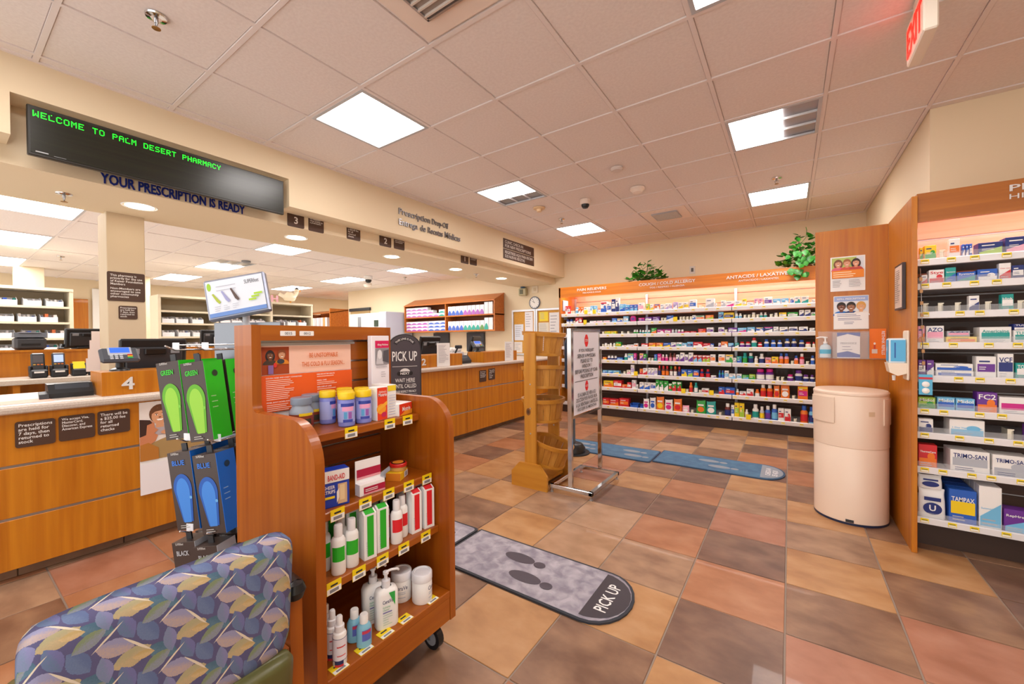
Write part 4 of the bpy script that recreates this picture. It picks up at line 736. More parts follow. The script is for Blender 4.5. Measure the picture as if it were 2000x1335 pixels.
# ================================================================ rolling wooden kiosk
K = thing('display_kiosk', 'rolling reddish wooden kiosk with four stepped shelves', 'kiosk', (0, 0, 0))
kx0, kx1, ky0, ky1 = -1.655, -1.13, .63, 1.215
def arc(cx, cy, r, a0, a1, n=18): return [(cx+r*math.cos(math.radians(a0+(a1-a0)*k/n)), cy+r*math.sin(math.radians(a0+(a1-a0)*k/n))) for k in range(n+1)]
prof = [(kx0, .11), (kx1, .11)]+arc(kx1-.13, .872, .13, 0, 90)+arc(-1.49, 1.03, .03, 270, 180)+[(-1.52, 1.30), (kx0, 1.30)]
for y0, y1 in ((ky0, ky0+.03), (ky1-.03, ky1)): MB().prism(prof, 'y', y0, y1, WOOD_K).build('side_panel', K)
MB().box(kx0, -1.52, ky0+.03, ky1-.03, 1.245, 1.30, WOOD_KX).build('top_rail', K)
for k in range(12):
    z0 = .215+k*.0858
    MB().box(-1.575, -1.56, ky0+.03, ky1-.03, z0, z0+.078, WOOD_KX, .0015).build('slat', K)
MB().box(-1.585, -1.575, ky0+.03, ky1-.03, .12, 1.25, STEEL).build('backing', K)
TIER = [(-1.30, .928), (-1.222, .69), (-1.19, .48), (-1.13, .23)]
for x, z in TIER: MB().box(-1.56, x, ky0+.03, ky1-.03, z-.028, z, WOOD_KX, .003).build('shelf', K)
MB().box(-1.155, -1.132, ky0+.03, ky1-.03, .11, .204, WOOD_KX, .002).build('front_board', K)
for x in (-1.2, -1.59):
    for y in (ky0+.07, ky1-.07):
        c = MB(); c.box(-.03, .03, -.03, .03, .1, .112, STEEL); c.box(-.012, .012, -.022, -.016, .04, .1, STEEL); c.box(-.012, .012, .016, .022, .04, .1, STEEL); fo = c.build('caster', K, (x, y, 0))
        w = MB(); w.T = Matrix.Translation((.012, 0, .045)) @ Matrix.Rotation(math.pi/2, 4, 'X'); w.lathe([(.045, -.014), (.045, .014)], BLACK, seg=20); w.lathe([(.028, -.016), (.028, .016)], GREY, seg=16); w.build('wheel', fo)
def ktag(x, y, z, flat=False):
    b = MB()
    if flat: b.box(-.02, .02, -.025, .025, 0, .0015, YEL); b.box(.004, .019, -.024, .024, .0012, .0018, WHITE); b.box(-.012, -.006, -.012, .012, .0014, .002, DARK); b.box(.008, .015, -.015, .015, .0014, .0022, GREY)
    else: b.box(0, .0015, -.025, .025, -.035, .004, YEL); b.box(.0012, .0018, -.024, .024, -.034, -.016, WHITE); b.box(.0014, .002, -.012, .012, -.012, -.006, DARK); b.box(.0014, .0022, -.015, .015, -.03, -.02, GREY)
    b.build('price_tag', K, (x, y, z))
for (x, z), yl in zip(TIER, ((.86, 1.03, 1.12), (.755, .86, .96, 1.055, 1.15), (.72, .81, .905, 1.0, 1.11))):
    for y in yl: ktag(x+.001, y, z)
for y in (.71, .80, .885, .97, 1.10): ktag(-1.152, y, .2305, True)
for y, s in ((.725, '0015'), (.795, '0012')):
    mb = MB(); fr = Fr((-1.5195, y, 1.262), (0, 1, 0), (0, 0, 1)); plate(mb, fr, 0, 0, .055, .018, .001, WHITE, .002); text(mb, fr, s, .016, .004, .026, .010, '3a3a46', .0); mb.build('number_tag', K)
# poster on the kiosk back
fr = Fr((-1.5585, .672, .955), (0, 1, 0), (0, 0, 1)); mb = MB(); plate(mb, fr, 0, 0, .36, .272, .003, paint('f6f2f2', .3), .002)
art(mb, fr, [('r', 0, .165, .36, .270, 'f8c9b4'), ('r', 0, .03, .36, .163, 'f0601e'), ('r', 0, 0, .36, .03, 'f4f2f4'), ('r', .004, .166, .1, .266, 'a8441c'), ]); face(mb, fr, .033, .236, .015, '7a4a30', '2a2226', '4a3a30', True); face(mb, fr, .073, .238, .0155, 'd9a078', '8a4a2a', 'e08a2a')
art(mb, fr, [('r', .024, .168, .042, .2, '8a6aa8'), ('e', .068, .213, .013, .009, '3a3e48'), ('e', .048, .2, .006, .009, 'd8322c'), ('r', 0, .03, .36, .163, 'f0601e')])
om = paint('d9681e', .5); text(mb, fr, 'BE UNSTOPPABLE', .235, .222, .12, .018, om, .012, anchor='C'); text(mb, fr, 'THIS COLD & FLU SEASON...', .235, .188, .18, .018, om, .012, anchor='C')
for x, y, w, head in ((.014, .15, .13, 'COUGH, NOSE AND CHEST CONGESTION'), (.014, .062, .13, 'FEVER, BODY ACHES AND SORE THROAT'), (.2, .152, .075, 'IMMUNE SYSTEM HEALTH'), (.2, .128, .04, 'NASAL CARE'), (.2, .102, .06, 'SKIN AND LIP CARE'), (.2, .083, .055, 'CLEAN AND SANITIZE'), (.2, .064, .13, 'PLEASE ASK PHARMACY STAFF FOR ASSISTANCE')):
    text(mb, fr, head, x, y, w, .0055, WHITE, .015); n = {(.014, .15): 11, (.014, .062): 4, (.2, .152): 1, (.2, .128): 2, (.2, .102): 1, (.2, .083): 1}.get((x, y), 5); lines(mb, fr, x, y-.007, .1, n, .0068, .0025, 'ffd9c6', int(x*100+y*1000))
lines(mb, fr, .01, .012, .05, 1, .01, .004, '9a9aa8', 2)
tag(mb.build('poster'), 'orange cold and flu season poster on the kiosk back', 'poster')
MB().box(-1.5605, -1.553, .665, 1.05, 1.228, 1.236, STEEL).build('poster_rail', K)
# brochure holder at the right of the poster
fr = Fr((-1.4895, 1.09, 1.03), (0, 1, 0), (0, 0, 1)); mb = MB().box(-1.5185, -1.4900, 1.09, 1.183, 1.03, 1.262, paint('f4f0f6', .3), .002)
art(mb, fr, [('r', .018, .178, .09, .21, 'd8185c'), ('r', .018, .105, .09, .176, '8d8a90'), ('p', [(.02, .107), (.06, .107), (.05, .155), (.03, .165)], 'c9c6cc'), ('p', [(.055, .12), (.088, .11), (.088, .17), (.06, .165)], '55525a'), ('e', .04, .15, .012, .02, 'e4e2e6')]); text(mb, fr, 'Allergy Medicines', .028, .186, .056, .011, WHITE, .012); lines(mb, fr, .02, .1, .06, 2, .008, .003, 'b4b0b8', 2); lines(mb, fr, .045, .07, .03, 3, .01, .003, 'b4b0b8', 3); lines(mb, fr, .03, .01, .04, 1, .01, .004, '8d8a94', 3)
tag(mb.build('leaflet_holder'), 'white leaflet holder with a pink-topped leaflet on kiosk', 'holder')
# ---- goods on the kiosk
def on(parts, name, label, cat, loc, rz=0, group=None):
    t = thing(name, label, cat, loc, rz, group)
    for nm, b in parts: b.build(nm, t)
    return t
def frX(): return Fr((0, 0, 0), (0, 1, 0), (0, 0, 1))
def gummy(x, y, label, rz):
    b = MB().lathe([(.026, 0), (.029, .004), (.029, .095), (.026, .1)], paint('7f86d0', .35), seg=22); l = MB().lathe([(.0293, .018), (.0293, .085)], paint('a9b2ea', .4), seg=22); c = MB().lathe([(.029, .1), (.0295, .102), (.0295, .122), (.0275, .125), (0, .1255)], paint('f2cf18', .4), seg=22)
    p = MB()
    for a0, a1, z0, z1, col in ((-50, 50, .074, .086, '3346a8'), (-40, 40, .058, .074, 'f0a8d0'), (-34, 34, .018, .028, '3a4cb4'), (-28, -6, .03, .055, '5aa8dc'), (2, 26, .03, .055, '9a60b8')):
        vs = []; n = 6
        for q in range(n+1):
            t = math.radians(a0+(a1-a0)*q/n); vs += [(.0296*math.cos(t), .0296*math.sin(t), z0), (.0296*math.cos(t), .0296*math.sin(t), z1)]
        p.add(vs, [(2*q, 2*q+2, 2*q+3, 2*q+1) for q in range(n)], paint(col, .4))
    on([('bottle', b), ('label_band', l), ('label_print', p), ('lid', c)], 'vitamin_bottle', label, 'bottle', (x, y, .9285), rz, 'gummy bottles on kiosk')
a_ = -.4
gummy(-1.345, .873, 'foremost blue gummy bottle with yellow lid on kiosk', a_); gummy(-1.345, .945, 'blue gummy bottle with yellow lid beside the orange kiosk box', a_); gummy(-1.45, .862, 'leftmost blue gummy bottle with yellow lid on kiosk', .6); gummy(-1.405, .908, 'yellow-lidded gummy bottle half hidden behind the foremost one', .2); gummy(-1.47, .945, 'yellow-lidded gummy bottle at the back of the kiosk group', .3); gummy(-1.42, .99, 'rear yellow-lidded gummy bottle next to the orange kiosk box', .3)
def vjar(x, y, label):
    b = MB().lathe([(.036, 0), (.04, .006), (.04, .05), (.04, .06), (.03, .078), (.03, .085)], paint('a9b6c6', .12, 0, 0, None, .85), seg=26); l = MB().lathe([(.0405, .008), (.0405, .052)], paint('8e3c22', .4), seg=26); c = MB().lathe([(.035, .085), (.0355, .087), (.0355, .107), (.033, .11), (0, .1105)], paint('8794a6', .4), seg=26)
    p = MB()
    for a0, a1, z0, z1, col in ((-10, 60, .046, .056, 'f0d020'), (10, 50, .015, .035, '3c3a2c'), (-60, -20, .018, .04, 'c8745a')):
        vs = []; n = 6
        for q in range(n+1):
            t = math.radians(a0+(a1-a0)*q/n); vs += [(.041*math.cos(t), .041*math.sin(t), z0), (.041*math.cos(t), .041*math.sin(t), z1)]
        p.add(vs, [(2*q, 2*q+2, 2*q+3, 2*q+1) for q in range(n)], paint(col, .4))
    on([('jar', b), ('label_band', l), ('label_print', p), ('lid', c)], 'supplement_jar', label, 'jar', (x, y, .9285), -.5, 'grey-lidded jars on kiosk')
vjar(-1.462, .768, 'front grey-lidded jar with rust label on kiosk top shelf'); vjar(-1.514, .835, 'rear grey-lidded jar with rust label on kiosk top shelf')
def carton(x, y, z, sx, sy, sz, h, label, rz=0, shapes=(), words=(), cat='box', col='f4f2f0', name='carton', sides=()):
    b = MB().box(-sx, 0, -sy/2, sy/2, 0, h, paint(col, .4), .001); fr = Fr((.0003, -sy/2, 0), (0, 1, 0), (0, 0, 1)); art(b, fr, shapes)
    for wd, a, c, w, hh, cl in words: text(b, fr, wd, a, c, w, hh, cl, .015)
    f2 = Fr((-sx, -sy/2-.0003, 0), (1, 0, 0), (0, 0, 1)); art(b, f2, sides)
    return tag(b.build(name, None, (x, y, z), rz), label, cat)
carton(-1.318, 1.01, .9285, .05, .05, 0, .13, 'orange and white upright box beside the gummy bottles', .0, [('r', .002, .002, .048, .128, 'e8421e'), ('e', .02, .045, .022, .02, 'f6a02a'), ('e', .032, .022, .012, .01, 'c8285a'), ('p', [(.002, .05), (.048, .075), (.048, .06), (.002, .035)], 'f7b43a')], [("Children's", .008, .108, .034, .008, 'f8e8e0'), ('Motrin', .006, .094, .038, .013, 'f4f2f0')])
carton(-1.335, 1.07, .9285, .1, .045, 0, .132, 'white upright box with fine print next to the orange box', 0, [('r', .002, .108, .043, .13, 'f2d82a')]+[('r', .006, .012+k*.011, .038, .015+k*.011, 'c4c8dc') for k in range(8)])
carton(-1.33, 1.137, .9285, .085, .09, 0, .05, 'flat red and orange box at right end of top shelf', .25, [('r', .001, .001, .089, .049, 'e03a1c'), ('p', [(.001, .001), (.089, .001), (.089, .02), (.04, .018)], 'f6a02a')], [('Motrin', .02, .018, .055, .018, 'f4f2f0')], sides=[('r', .01, .012, .05, .036, 'd4d6e4')])
bw = [('r', 0, .083, .088, .122, 'f4f2f0'), ('r', 0, .03, .04, .038, 'f2dc2a'), ('r', .05, .008, .08, .075, 'd6b48c'), ('r', .056, .02, .072, .07, 'ecd2a4'), ('p', [(.046, .012), (.054, .03), (.054, .062), (.046, .05)], 'f0ece6')]
carton(-1.245, .765, .6905, .045, .088, 0, .123, 'blue and white adhesive bandage box on second kiosk shelf', -.25, bw, [('BAND-AID', .018, .09, .055, .018, 'd3202a'), ('SHEER\nSTRIPS', .005, .048, .036, .026, 'f4f2f0')], col='1c3fb4', name='bandage_box')
b = MB(); wm = paint('f6f4f4', .4); b.box(-.03, 0, -.05, .05, 0, .042, wm, .001); b.prism([(-.032, 0), (-.03, 0), (-.03, .12), (-.032, .12)], 'y', -.05, .05, wm); fr = frX(); art(b, fr, [('r', -.035, .008, .05, .03, 'b01440'), ('r', -.035, .003, .05, .008, 'e89aa4')]); fr = Fr((-.0298, 0, 0), (0, 1, 0), (0, 0, 1)); art(b, fr, [('r', -.045, .06, .05, .088, 'b01440'), ('r', -.045, .052, .05, .06, 'e89aa4')]); lines(b, Fr((.0016, -.03, .02), (0, 1, 0), (0, 0, 1)), 0, 0, .05, 2, .006, .003, 'f0d4da', 2)
tag(b.build('ointment_display', None, (-1.24, .905, .6905), -.1), 'white and crimson tube box with raised back on second shelf', 'box')
carton(-1.27, 1.075, .6905, .06, .075, 0, .03, 'small yellow barcode box under the round balm tin', .5, [('r', .035, .003, .072, .027, 'e4e2ea'), ('r', .045, .007, .062, .024, '8a8a92')], col='f0c024', sides=[('r', .0, .0, .06, .03, 'd8801c')])
on([('tin', MB().lathe([(.03, 0), (.032, .003), (.032, .014), (.03, .016)], paint('d9b06a', .3, .3), seg=24)), ('lid', MB().lathe([(.034, .0165), (.0345, .026), (.032, .029), (0, .0295)], paint('c8221c', .35), seg=24)), ('lid_print', MB().lathe([(.028, .0298), (.0, .03)], paint('1c1612', .4), seg=24).lathe([(.022, .0302), (0, .0304)], paint('e0862a', .4), seg=24))], 'balm_tin', 'round red and orange balm tin on the small yellow box', 'tin', (-1.30, 1.07, .7215))
b = MB(); b.T = Matrix.Translation((-1.36, 1.06, .6945)) @ Matrix.Rotation(.5, 4, 'Z'); b.box(-.02, .02, -.07, .07, 0, .014, paint('dfe4ee', .3), .006); b.box(-.018, .018, .06, .085, .001, .013, paint('2f58b4', .4), .003); tag(b.build('ointment_tube'), 'white and blue tube lying behind the balm tin', 'tube')
def lotion(x, y, col, label, rz=0):
    b = MB().lathe([(.019, 0), (.0205, .004), (.0205, .108), (.017, .118), (.012, .122)], WHITE, seg=20, sy=1.1); l = MB(); n = 8
    vs = []
    for q in range(n+1):
        t = math.radians(-55+110*q/n); vs += [(.0208*math.cos(t), .0208*1.1*math.sin(t), .045), (.0208*math.cos(t), .0208*1.1*math.sin(t), .092)]
    l.add(vs, [(2*q, 2*q+2, 2*q+3, 2*q+1) for q in range(n)], paint(col, .4)); c = MB().lathe([(.0135, .122), (.0135, .156), (.012, .16), (0, .1605)], paint('ecebee', .4), seg=16)
    on([('bottle', b), ('label_band', l), ('cap', c)], 'lotion_bottle', label, 'bottle', (x, y, .4805), rz, 'lotion bottles on third kiosk shelf')
G, RD = '28b428', 'e0202c'
lotion(-1.222, .757, G, 'foremost green-labelled lotion bottle on third kiosk shelf', -.5); lotion(-1.28, .74, G, 'green-labelled lotion bottle at far left of third shelf', -.4); lotion(-1.225, .808, G, 'green-labelled lotion bottle beside the green cartons', -.4); lotion(-1.275, .80, G, 'green-labelled lotion bottle at back of the left group', -.4)
lotion(-1.222, .995, RD, 'foremost red-labelled lotion bottle on third kiosk shelf', -.4); lotion(-1.245, 1.04, RD, 'red-labelled lotion bottle beside the red cartons', -.4); lotion(-1.285, .985, RD, 'red-labelled lotion bottle behind the foremost red one', -.4); lotion(-1.33, .98, RD, 'red-labelled lotion bottle farthest back on third shelf', -.4)
def tall(x, y, col, label, rz):
    b = MB(); w, d, h = .046, .04, .168; m = paint('f4f4f4', .4); b.prism([(-d, 0), (0, 0), (0, h*.93), (-d*.5, h), (-d, h*.95)], 'y', -w/2, w/2, m); fr = frX(); art(b, fr, [('r', -.012, .012, .012, h*.9, col)]); lines(b, fr, -.016, .06, .006, 8, .006, .002, 'b8bcc0', 3)
    fr2 = Fr((-d*.5, -w/2, h), (0, 1, 0), (d*.5, 0, -h*.07)); fr2.n = Vector((.3, 0, .95)); art(b, fr2, [('r', .006, 0, w-.006, .022, col)])
    tag(b.build('lotion_carton', None, (x, y, .4805), rz), label, 'box', 'lotion cartons on third kiosk shelf')
tall(-1.205, .868, G, 'front left white carton with green stripe', -.15); tall(-1.21, .925, G, 'front right white carton with green stripe', -.15); tall(-1.28, .85, G, 'rear left white carton with green stripe', -.15); tall(-1.285, .905, G, 'rear right white carton with green stripe', -.15); tall(-1.33, .80, G, 'white carton with green stripe farthest back', -.1)
tall(-1.215, 1.09, RD, 'left white carton with red stripe on third shelf', -.1); tall(-1.205, 1.147, RD, 'right white carton with red stripe by the kiosk side', -.2); tall(-1.285, 1.10, RD, 'rear left white carton with red stripe', -.1); tall(-1.28, 1.155, RD, 'rear right white carton with red stripe', -.1)
def spray(x, y, label, rz):
    b = MB().lathe([(.019, 0), (.021, .003), (.021, .092), (.0185, .1), (.013, .104)], WHITE, seg=20); l = MB().lathe([(.0213, .02), (.0213, .088)], paint('e9e7f0', .4), seg=20); f = MB(); fm = paint('24366e', .4)
    for z in (.0195, .0875): f.lathe([(.0216, z), (.0216, z+.0012)], fm, seg=20)
    for a0, z0, z1, col in ((-40, .01, .022, '1c2a5c'), (-40, .003, .01, 'd02c30'), (-20, .062, .066, 'd04a4a'), (-20, .035, .038, 'e05a5a')):
        vs = []
        for q in range(7): t = math.radians(a0+q*12); vs += [(.0218*math.cos(t), .0218*math.sin(t), z0), (.0218*math.cos(t), .0218*math.sin(t), z1)]
        f.add(vs, [(2*q, 2*q+2, 2*q+3, 2*q+1) for q in range(6)], paint(col, .4))
    c = MB().lathe([(.0145, .104), (.0145, .122), (.0095, .124), (.0095, .146), (.007, .151), (0, .1515)], paint('efeef0', .3), seg=16)
    on([('bottle', b), ('label_band', l), ('label_print', f), ('spray_cap', c)], 'spray_bottle', label, 'bottle', (x, y, .2305), rz, 'spray bottles on lowest kiosk shelf')
spray(-1.165, .722, 'foremost white spray bottle on lowest kiosk shelf', -.6); spray(-1.208, .724, 'middle white spray bottle on lowest kiosk shelf', -.6); spray(-1.252, .728, 'rearmost white spray bottle on lowest kiosk shelf', -.6)
def sani(x, y, label):
    b = MB().lathe([(.018, 0), (.021, .003), (.021, .06), (.016, .072), (.011, .076)], paint('8fd0ea', .08, 0, 0, None, .75), seg=18, sy=1.15); l = MB(); vs = []
    for q in range(7): t = math.radians(-20+q*13); vs += [(.0213*math.cos(t), .0246*math.sin(t), .025), (.0213*math.cos(t), .0246*math.sin(t), .06)]
    l.add(vs, [(2*q, 2*q+2, 2*q+3, 2*q+1) for q in range(6)], paint('5a6ac0', .4)); l.add([(v[0]*1.004, v[1]*1.004, .048 if i % 2 == 0 else .058) for i, v in enumerate(vs)], [(2*q, 2*q+2, 2*q+3, 2*q+1) for q in range(6)], paint('c8405a', .4)); c = MB().lathe([(.0135, .076), (.0135, .101), (.012, .104), (0, .1045)], WHITE, seg=16)
    on([('bottle', b), ('label_band', l), ('cap', c)], 'gel_bottle', label, 'bottle', (x, y, .2305), -.5, 'blue gel bottles on kiosk')
sani(-1.168, .812, 'front clear blue gel bottle on lowest kiosk shelf'); sani(-1.215, .808, 'rear clear blue gel bottle on lowest kiosk shelf')
def pump(x, y, label, green):
    b = MB(); pts = rrect(-.024, -.04, .024, .04, .018, 5); n = len(pts); vs, fs = [], []
    for z, s in ((0, .94), (.004, 1), (.118, 1), (.132, .86), (.138, .45)): vs += [(p[0]*s, p[1]*s, z) for p in pts]
    for i in range(4):
        for k in range(n): fs.append((i*n+k, i*n+(k+1) % n, (i+1)*n+(k+1) % n, (i+1)*n+k))
    b.add(vs, fs, WHITE, True); b.add(vs[:n], [list(range(n))], WHITE); fr = Fr((.0243, 0, 0), (0, 1, 0), (0, 0, 1)); l = MB()
    if green: art(l, fr, [('p', [(.002, .125), (.024, .125), (.024, .075)], '2fae4a')])
    text(l, fr, 'CeraVe', -.02, .09, .036, .013, '2a3a6a', .008); text(l, fr, 'Hydrating\nCleanser', -.02, .066, .026, .016, '46a878', 0); art(l, fr, [('r', -.02, .058, .012, .0615, '6a6aa8')]); lines(l, fr, -.02, .05, .034, 5, .008, .002, 'a8c8b8', 2)
    c = MB().lathe([(.015, .136), (.015, .16), (.006, .162), (.006, .18), (.01, .181), (.01, .19)], paint('e6e6ea', .35), seg=16); c.tube([(0, 0, .188), (.0, .02, .19), (0, .042, .186), (0, .047, .18)], .0045, paint('e6e6ea', .35), 8)
    on([('bottle', b), ('label_print', l), ('pump', c)], 'pump_bottle', label, 'bottle', (x, y, .2305), -.35, 'cleanser pump bottles on kiosk')
pump(-1.185, .915, 'front white cleanser pump bottle with a green corner', True); pump(-1.245, .905, 'rear white cleanser pump bottle behind the green-cornered one', False)
def cream(x, y, label, rz):
    b = MB().lathe([(.036, 0), (.0385, .004), (.0385, .078), (.036, .082)], WHITE, seg=30); c = MB().lathe([(.039, .082), (.0395, .084), (.0395, .108), (.037, .112), (.03, .1125), (.028, .11), (0, .11)], paint('ededf2', .4), seg=30); l = MB(); 
    vs, fs, _ = textdata('CeraVe', .008)
    l.add([((.039)*math.cos((u-.5)*1.3), .039*math.sin((u-.5)*1.3), .05+.016*v) for u, v in vs], fs, paint('2a3a6a', .4))
    for z in (.04, .034, .02): 
        vv = []
        for q in range(5): t = -.6+q*.26; vv += [(.0388*math.cos(t), .0388*math.sin(t), z), (.0388*math.cos(t), .0388*math.sin(t), z+.002)]
        l.add(vv, [(2*q, 2*q+2, 2*q+3, 2*q+1) for q in range(4)], paint('9ab0cc', .4))
    on([('jar', b), ('lettering', l), ('lid', c)], 'cream_jar', label, 'jar', (x, y, .2305), rz, 'cream jars on kiosk')
cream(-1.258, 1.045, 'rear white cream jar with lettering facing out', -.75); cream(-1.182, 1.082, 'front white cream jar turned sideways at the kiosk end', .55)

# ================================================================ insole rack behind the kiosk
ux, uy = .89, .456; nx, ny = .456, -.89          # rack width direction and the way it faces
RK = thing('insole_rack', 'chrome peg rack of shoe insole boxes behind the kiosk', 'rack', (-2.01, .745, 0), math.atan2(ny, nx)+math.pi/2)
MB().box(-.17, .17, .10, .125, .08, 1.33, paint('8d929a', .3, .7), .003).build('back_panel', RK); MB().box(-.2, .2, -.10, .2, 0, .03, DARK, .006).box(-.03, .03, .09, .13, .03, .09, DARK).build('base', RK)
BOXM = {}
def insole(u, d, z, kind, label):
    col, word = {'g': ('22d010', 'GREEN'), 'b': ('1674e2', 'BLUE'), 'k': ('b9bcc4', 'BLACK')}[kind]
    if kind not in BOXM:
        b = MB(); w, dp, h = .105, .088, .315; b.box(-w/2, w/2, 0, dp, 0, h, paint('40322e', .35), .001); m = paint(col, .35)
        b.box(w/2-.0003, w/2+.0012, 0, dp, 0, h, m)
        fr = Fr((0, -.0004, 0), (1, 0, 0), (0, 0, 1)); sole = [(.026*math.cos(math.radians(q)), .155+.055*math.sin(math.radians(q))) for q in range(0, 181, 12)]+[(-.026+.004*q, .155-.031*q) for q in range(1, 5)]+[(.018+.002*q, .031+.031*q) for q in range(4)]
        art(b, fr, [('p', [(x*1.6, y*1.08) for x, y in sole], {'g': '5fae1c', 'b': '1a5ab8', 'k': '6a6c72'}[kind]), ('p', [(x*1.15, y) for x, y in sole], {'g': '93cf3c', 'b': '3c86e0', 'k': '8e9098'}[kind]), ('e', .032, .13, .006, .006, {'g': '7ac83c', 'b': '6ab0e8', 'k': 'd0d0d0'}[kind])])
        text(b, fr, word, -.032, .262, .056, .02, m, .02); text(b, fr, 'SUPERfeet', -.032, .305, .036, .009, 'd8d4d0', .005); lines(b, fr, -.03, .018, .05, 2, .008, .003, 'b8b4b0', 3)
        fr = Fr((w/2+.0014, 0, 0), (0, 1, 0), (0, 0, 1)); art(b, fr, [('e', .044, .262, .013, .013, '2a3a24' if kind == 'g' else '123a5a' if kind == 'b' else '1c1e22')])
        lines(b, fr, .012, .17, .035, 3, .022, .003, 'c8f0b8' if kind == 'g' else 'a8d0f4', 3)
        BOXM[kind] = b
    c = MB(); s = BOXM[kind]; c.v, c.f, c.m, c.sm, c.mats = s.v, s.f, s.m, s.sm, s.mats
    R0 = Matrix.Rotation(math.atan2(ny, nx)+math.pi/2, 4, 'Z'); p = R0 @ Vector((u, d, 0))+Vector((-2.01, .745, z))
    o = c.build('insole_box', None, p, math.atan2(ny, nx)+math.pi/2)
    o.rotation_euler[1] = -.14; tag(o, label, 'box', 'insole boxes on the rack')
    b = MB(); b.box(-.012, .012, .028, .034, .315, .345, DARK); b.build('hang_tab', o)
for kind, z, nm in (('g', .85, 'green'), ('b', .485, 'blue'), ('k', .12, 'black')):
    us = (-.105, .027) if kind == 'g' else (-.06, .075) if kind == 'b' else (-.055, .065)
    for a, u in enumerate(us):
        for q, d in enumerate((-.145, -.04)):
            insole(u+(.01 if kind == 'k' else 0), d-(.02 if a else 0), z, kind, f"{nm} insole box, {ORD[q+1]} on the {('left','right')[a]} peg of the rack")
        b = MB(); zz = z+.36; 
        b.tube([(u, .10, zz), (u, -.15, zz), (u, -.19, zz+.018)], .0035, CHROME, 6); b.tube([(u, .10, zz+.02), (u, -.14, zz+.02)], .0025, CHROME, 6); b.build('peg_hook', RK)
        MB().box(u-.016, u+.016, -.147, -.144, zz+.0, zz+.03, paint('e8eaf0', .3), .003).build('hook_label', RK)
# framed sign above the rack
t = thing('insole_sign', 'tilted framed insole sign on a post above the rack', 'sign', (-1.955, .75, 1.335), math.atan2(ny, nx)+math.pi/2+.32)
MB().tube([(0, .1, -.02), (0, .1, .02), (.01, .06, .06)], .015, SILVER).build('post', t)
T = Matrix.Translation((.0, .04, .02)) @ Matrix.Rotation(math.radians(-12), 4, 'Y') @ Matrix.Rotation(math.radians(-10), 4, 'X')
b = MB(); b.T = T; b.box(-.125, .125, 0, .03, 0, .185, paint('8d92a4', .3, .5), .006); b.build('frame', t)
b = MB(); b.T = T; fr = Fr((-.125, -.001, 0), (1, 0, 0), (0, 0, 1))
art(b, fr, [('r', .01, .012, .24, .175, 'dfe4ee'), ('r', .01, .012, .24, .03, '6a8fd0'), ('e', .022, .15, .008, .018, '9cc83a')]); text(b, fr, 'SUPERfeet', .165, .14, .06, .018, '3a3a44', .0); lines(b, fr, .05, .145, .08, 2, .018, .003, 'b8bcc8', 2)
for k, c in enumerate(('a8b83a', '9a9cc8', '5a4640')): art(b, fr, [('p', [(.03+k*.038, .115-k*-.006), (.036+k*.038, .118+k*.006), (.062+k*.038, .075), (.055+k*.038, .068), (.045+k*.038, .08)], c)]); lines(b, fr, .035+k*.036, .055, .025, 3, .009, .002, 'b0b4c0', k)
for k in range(3): art(b, fr, [('r', .175+k*.012, .058+k*.012, .205+k*.014, .066+k*.012, 'a8d02a')])
b.build('print', t)
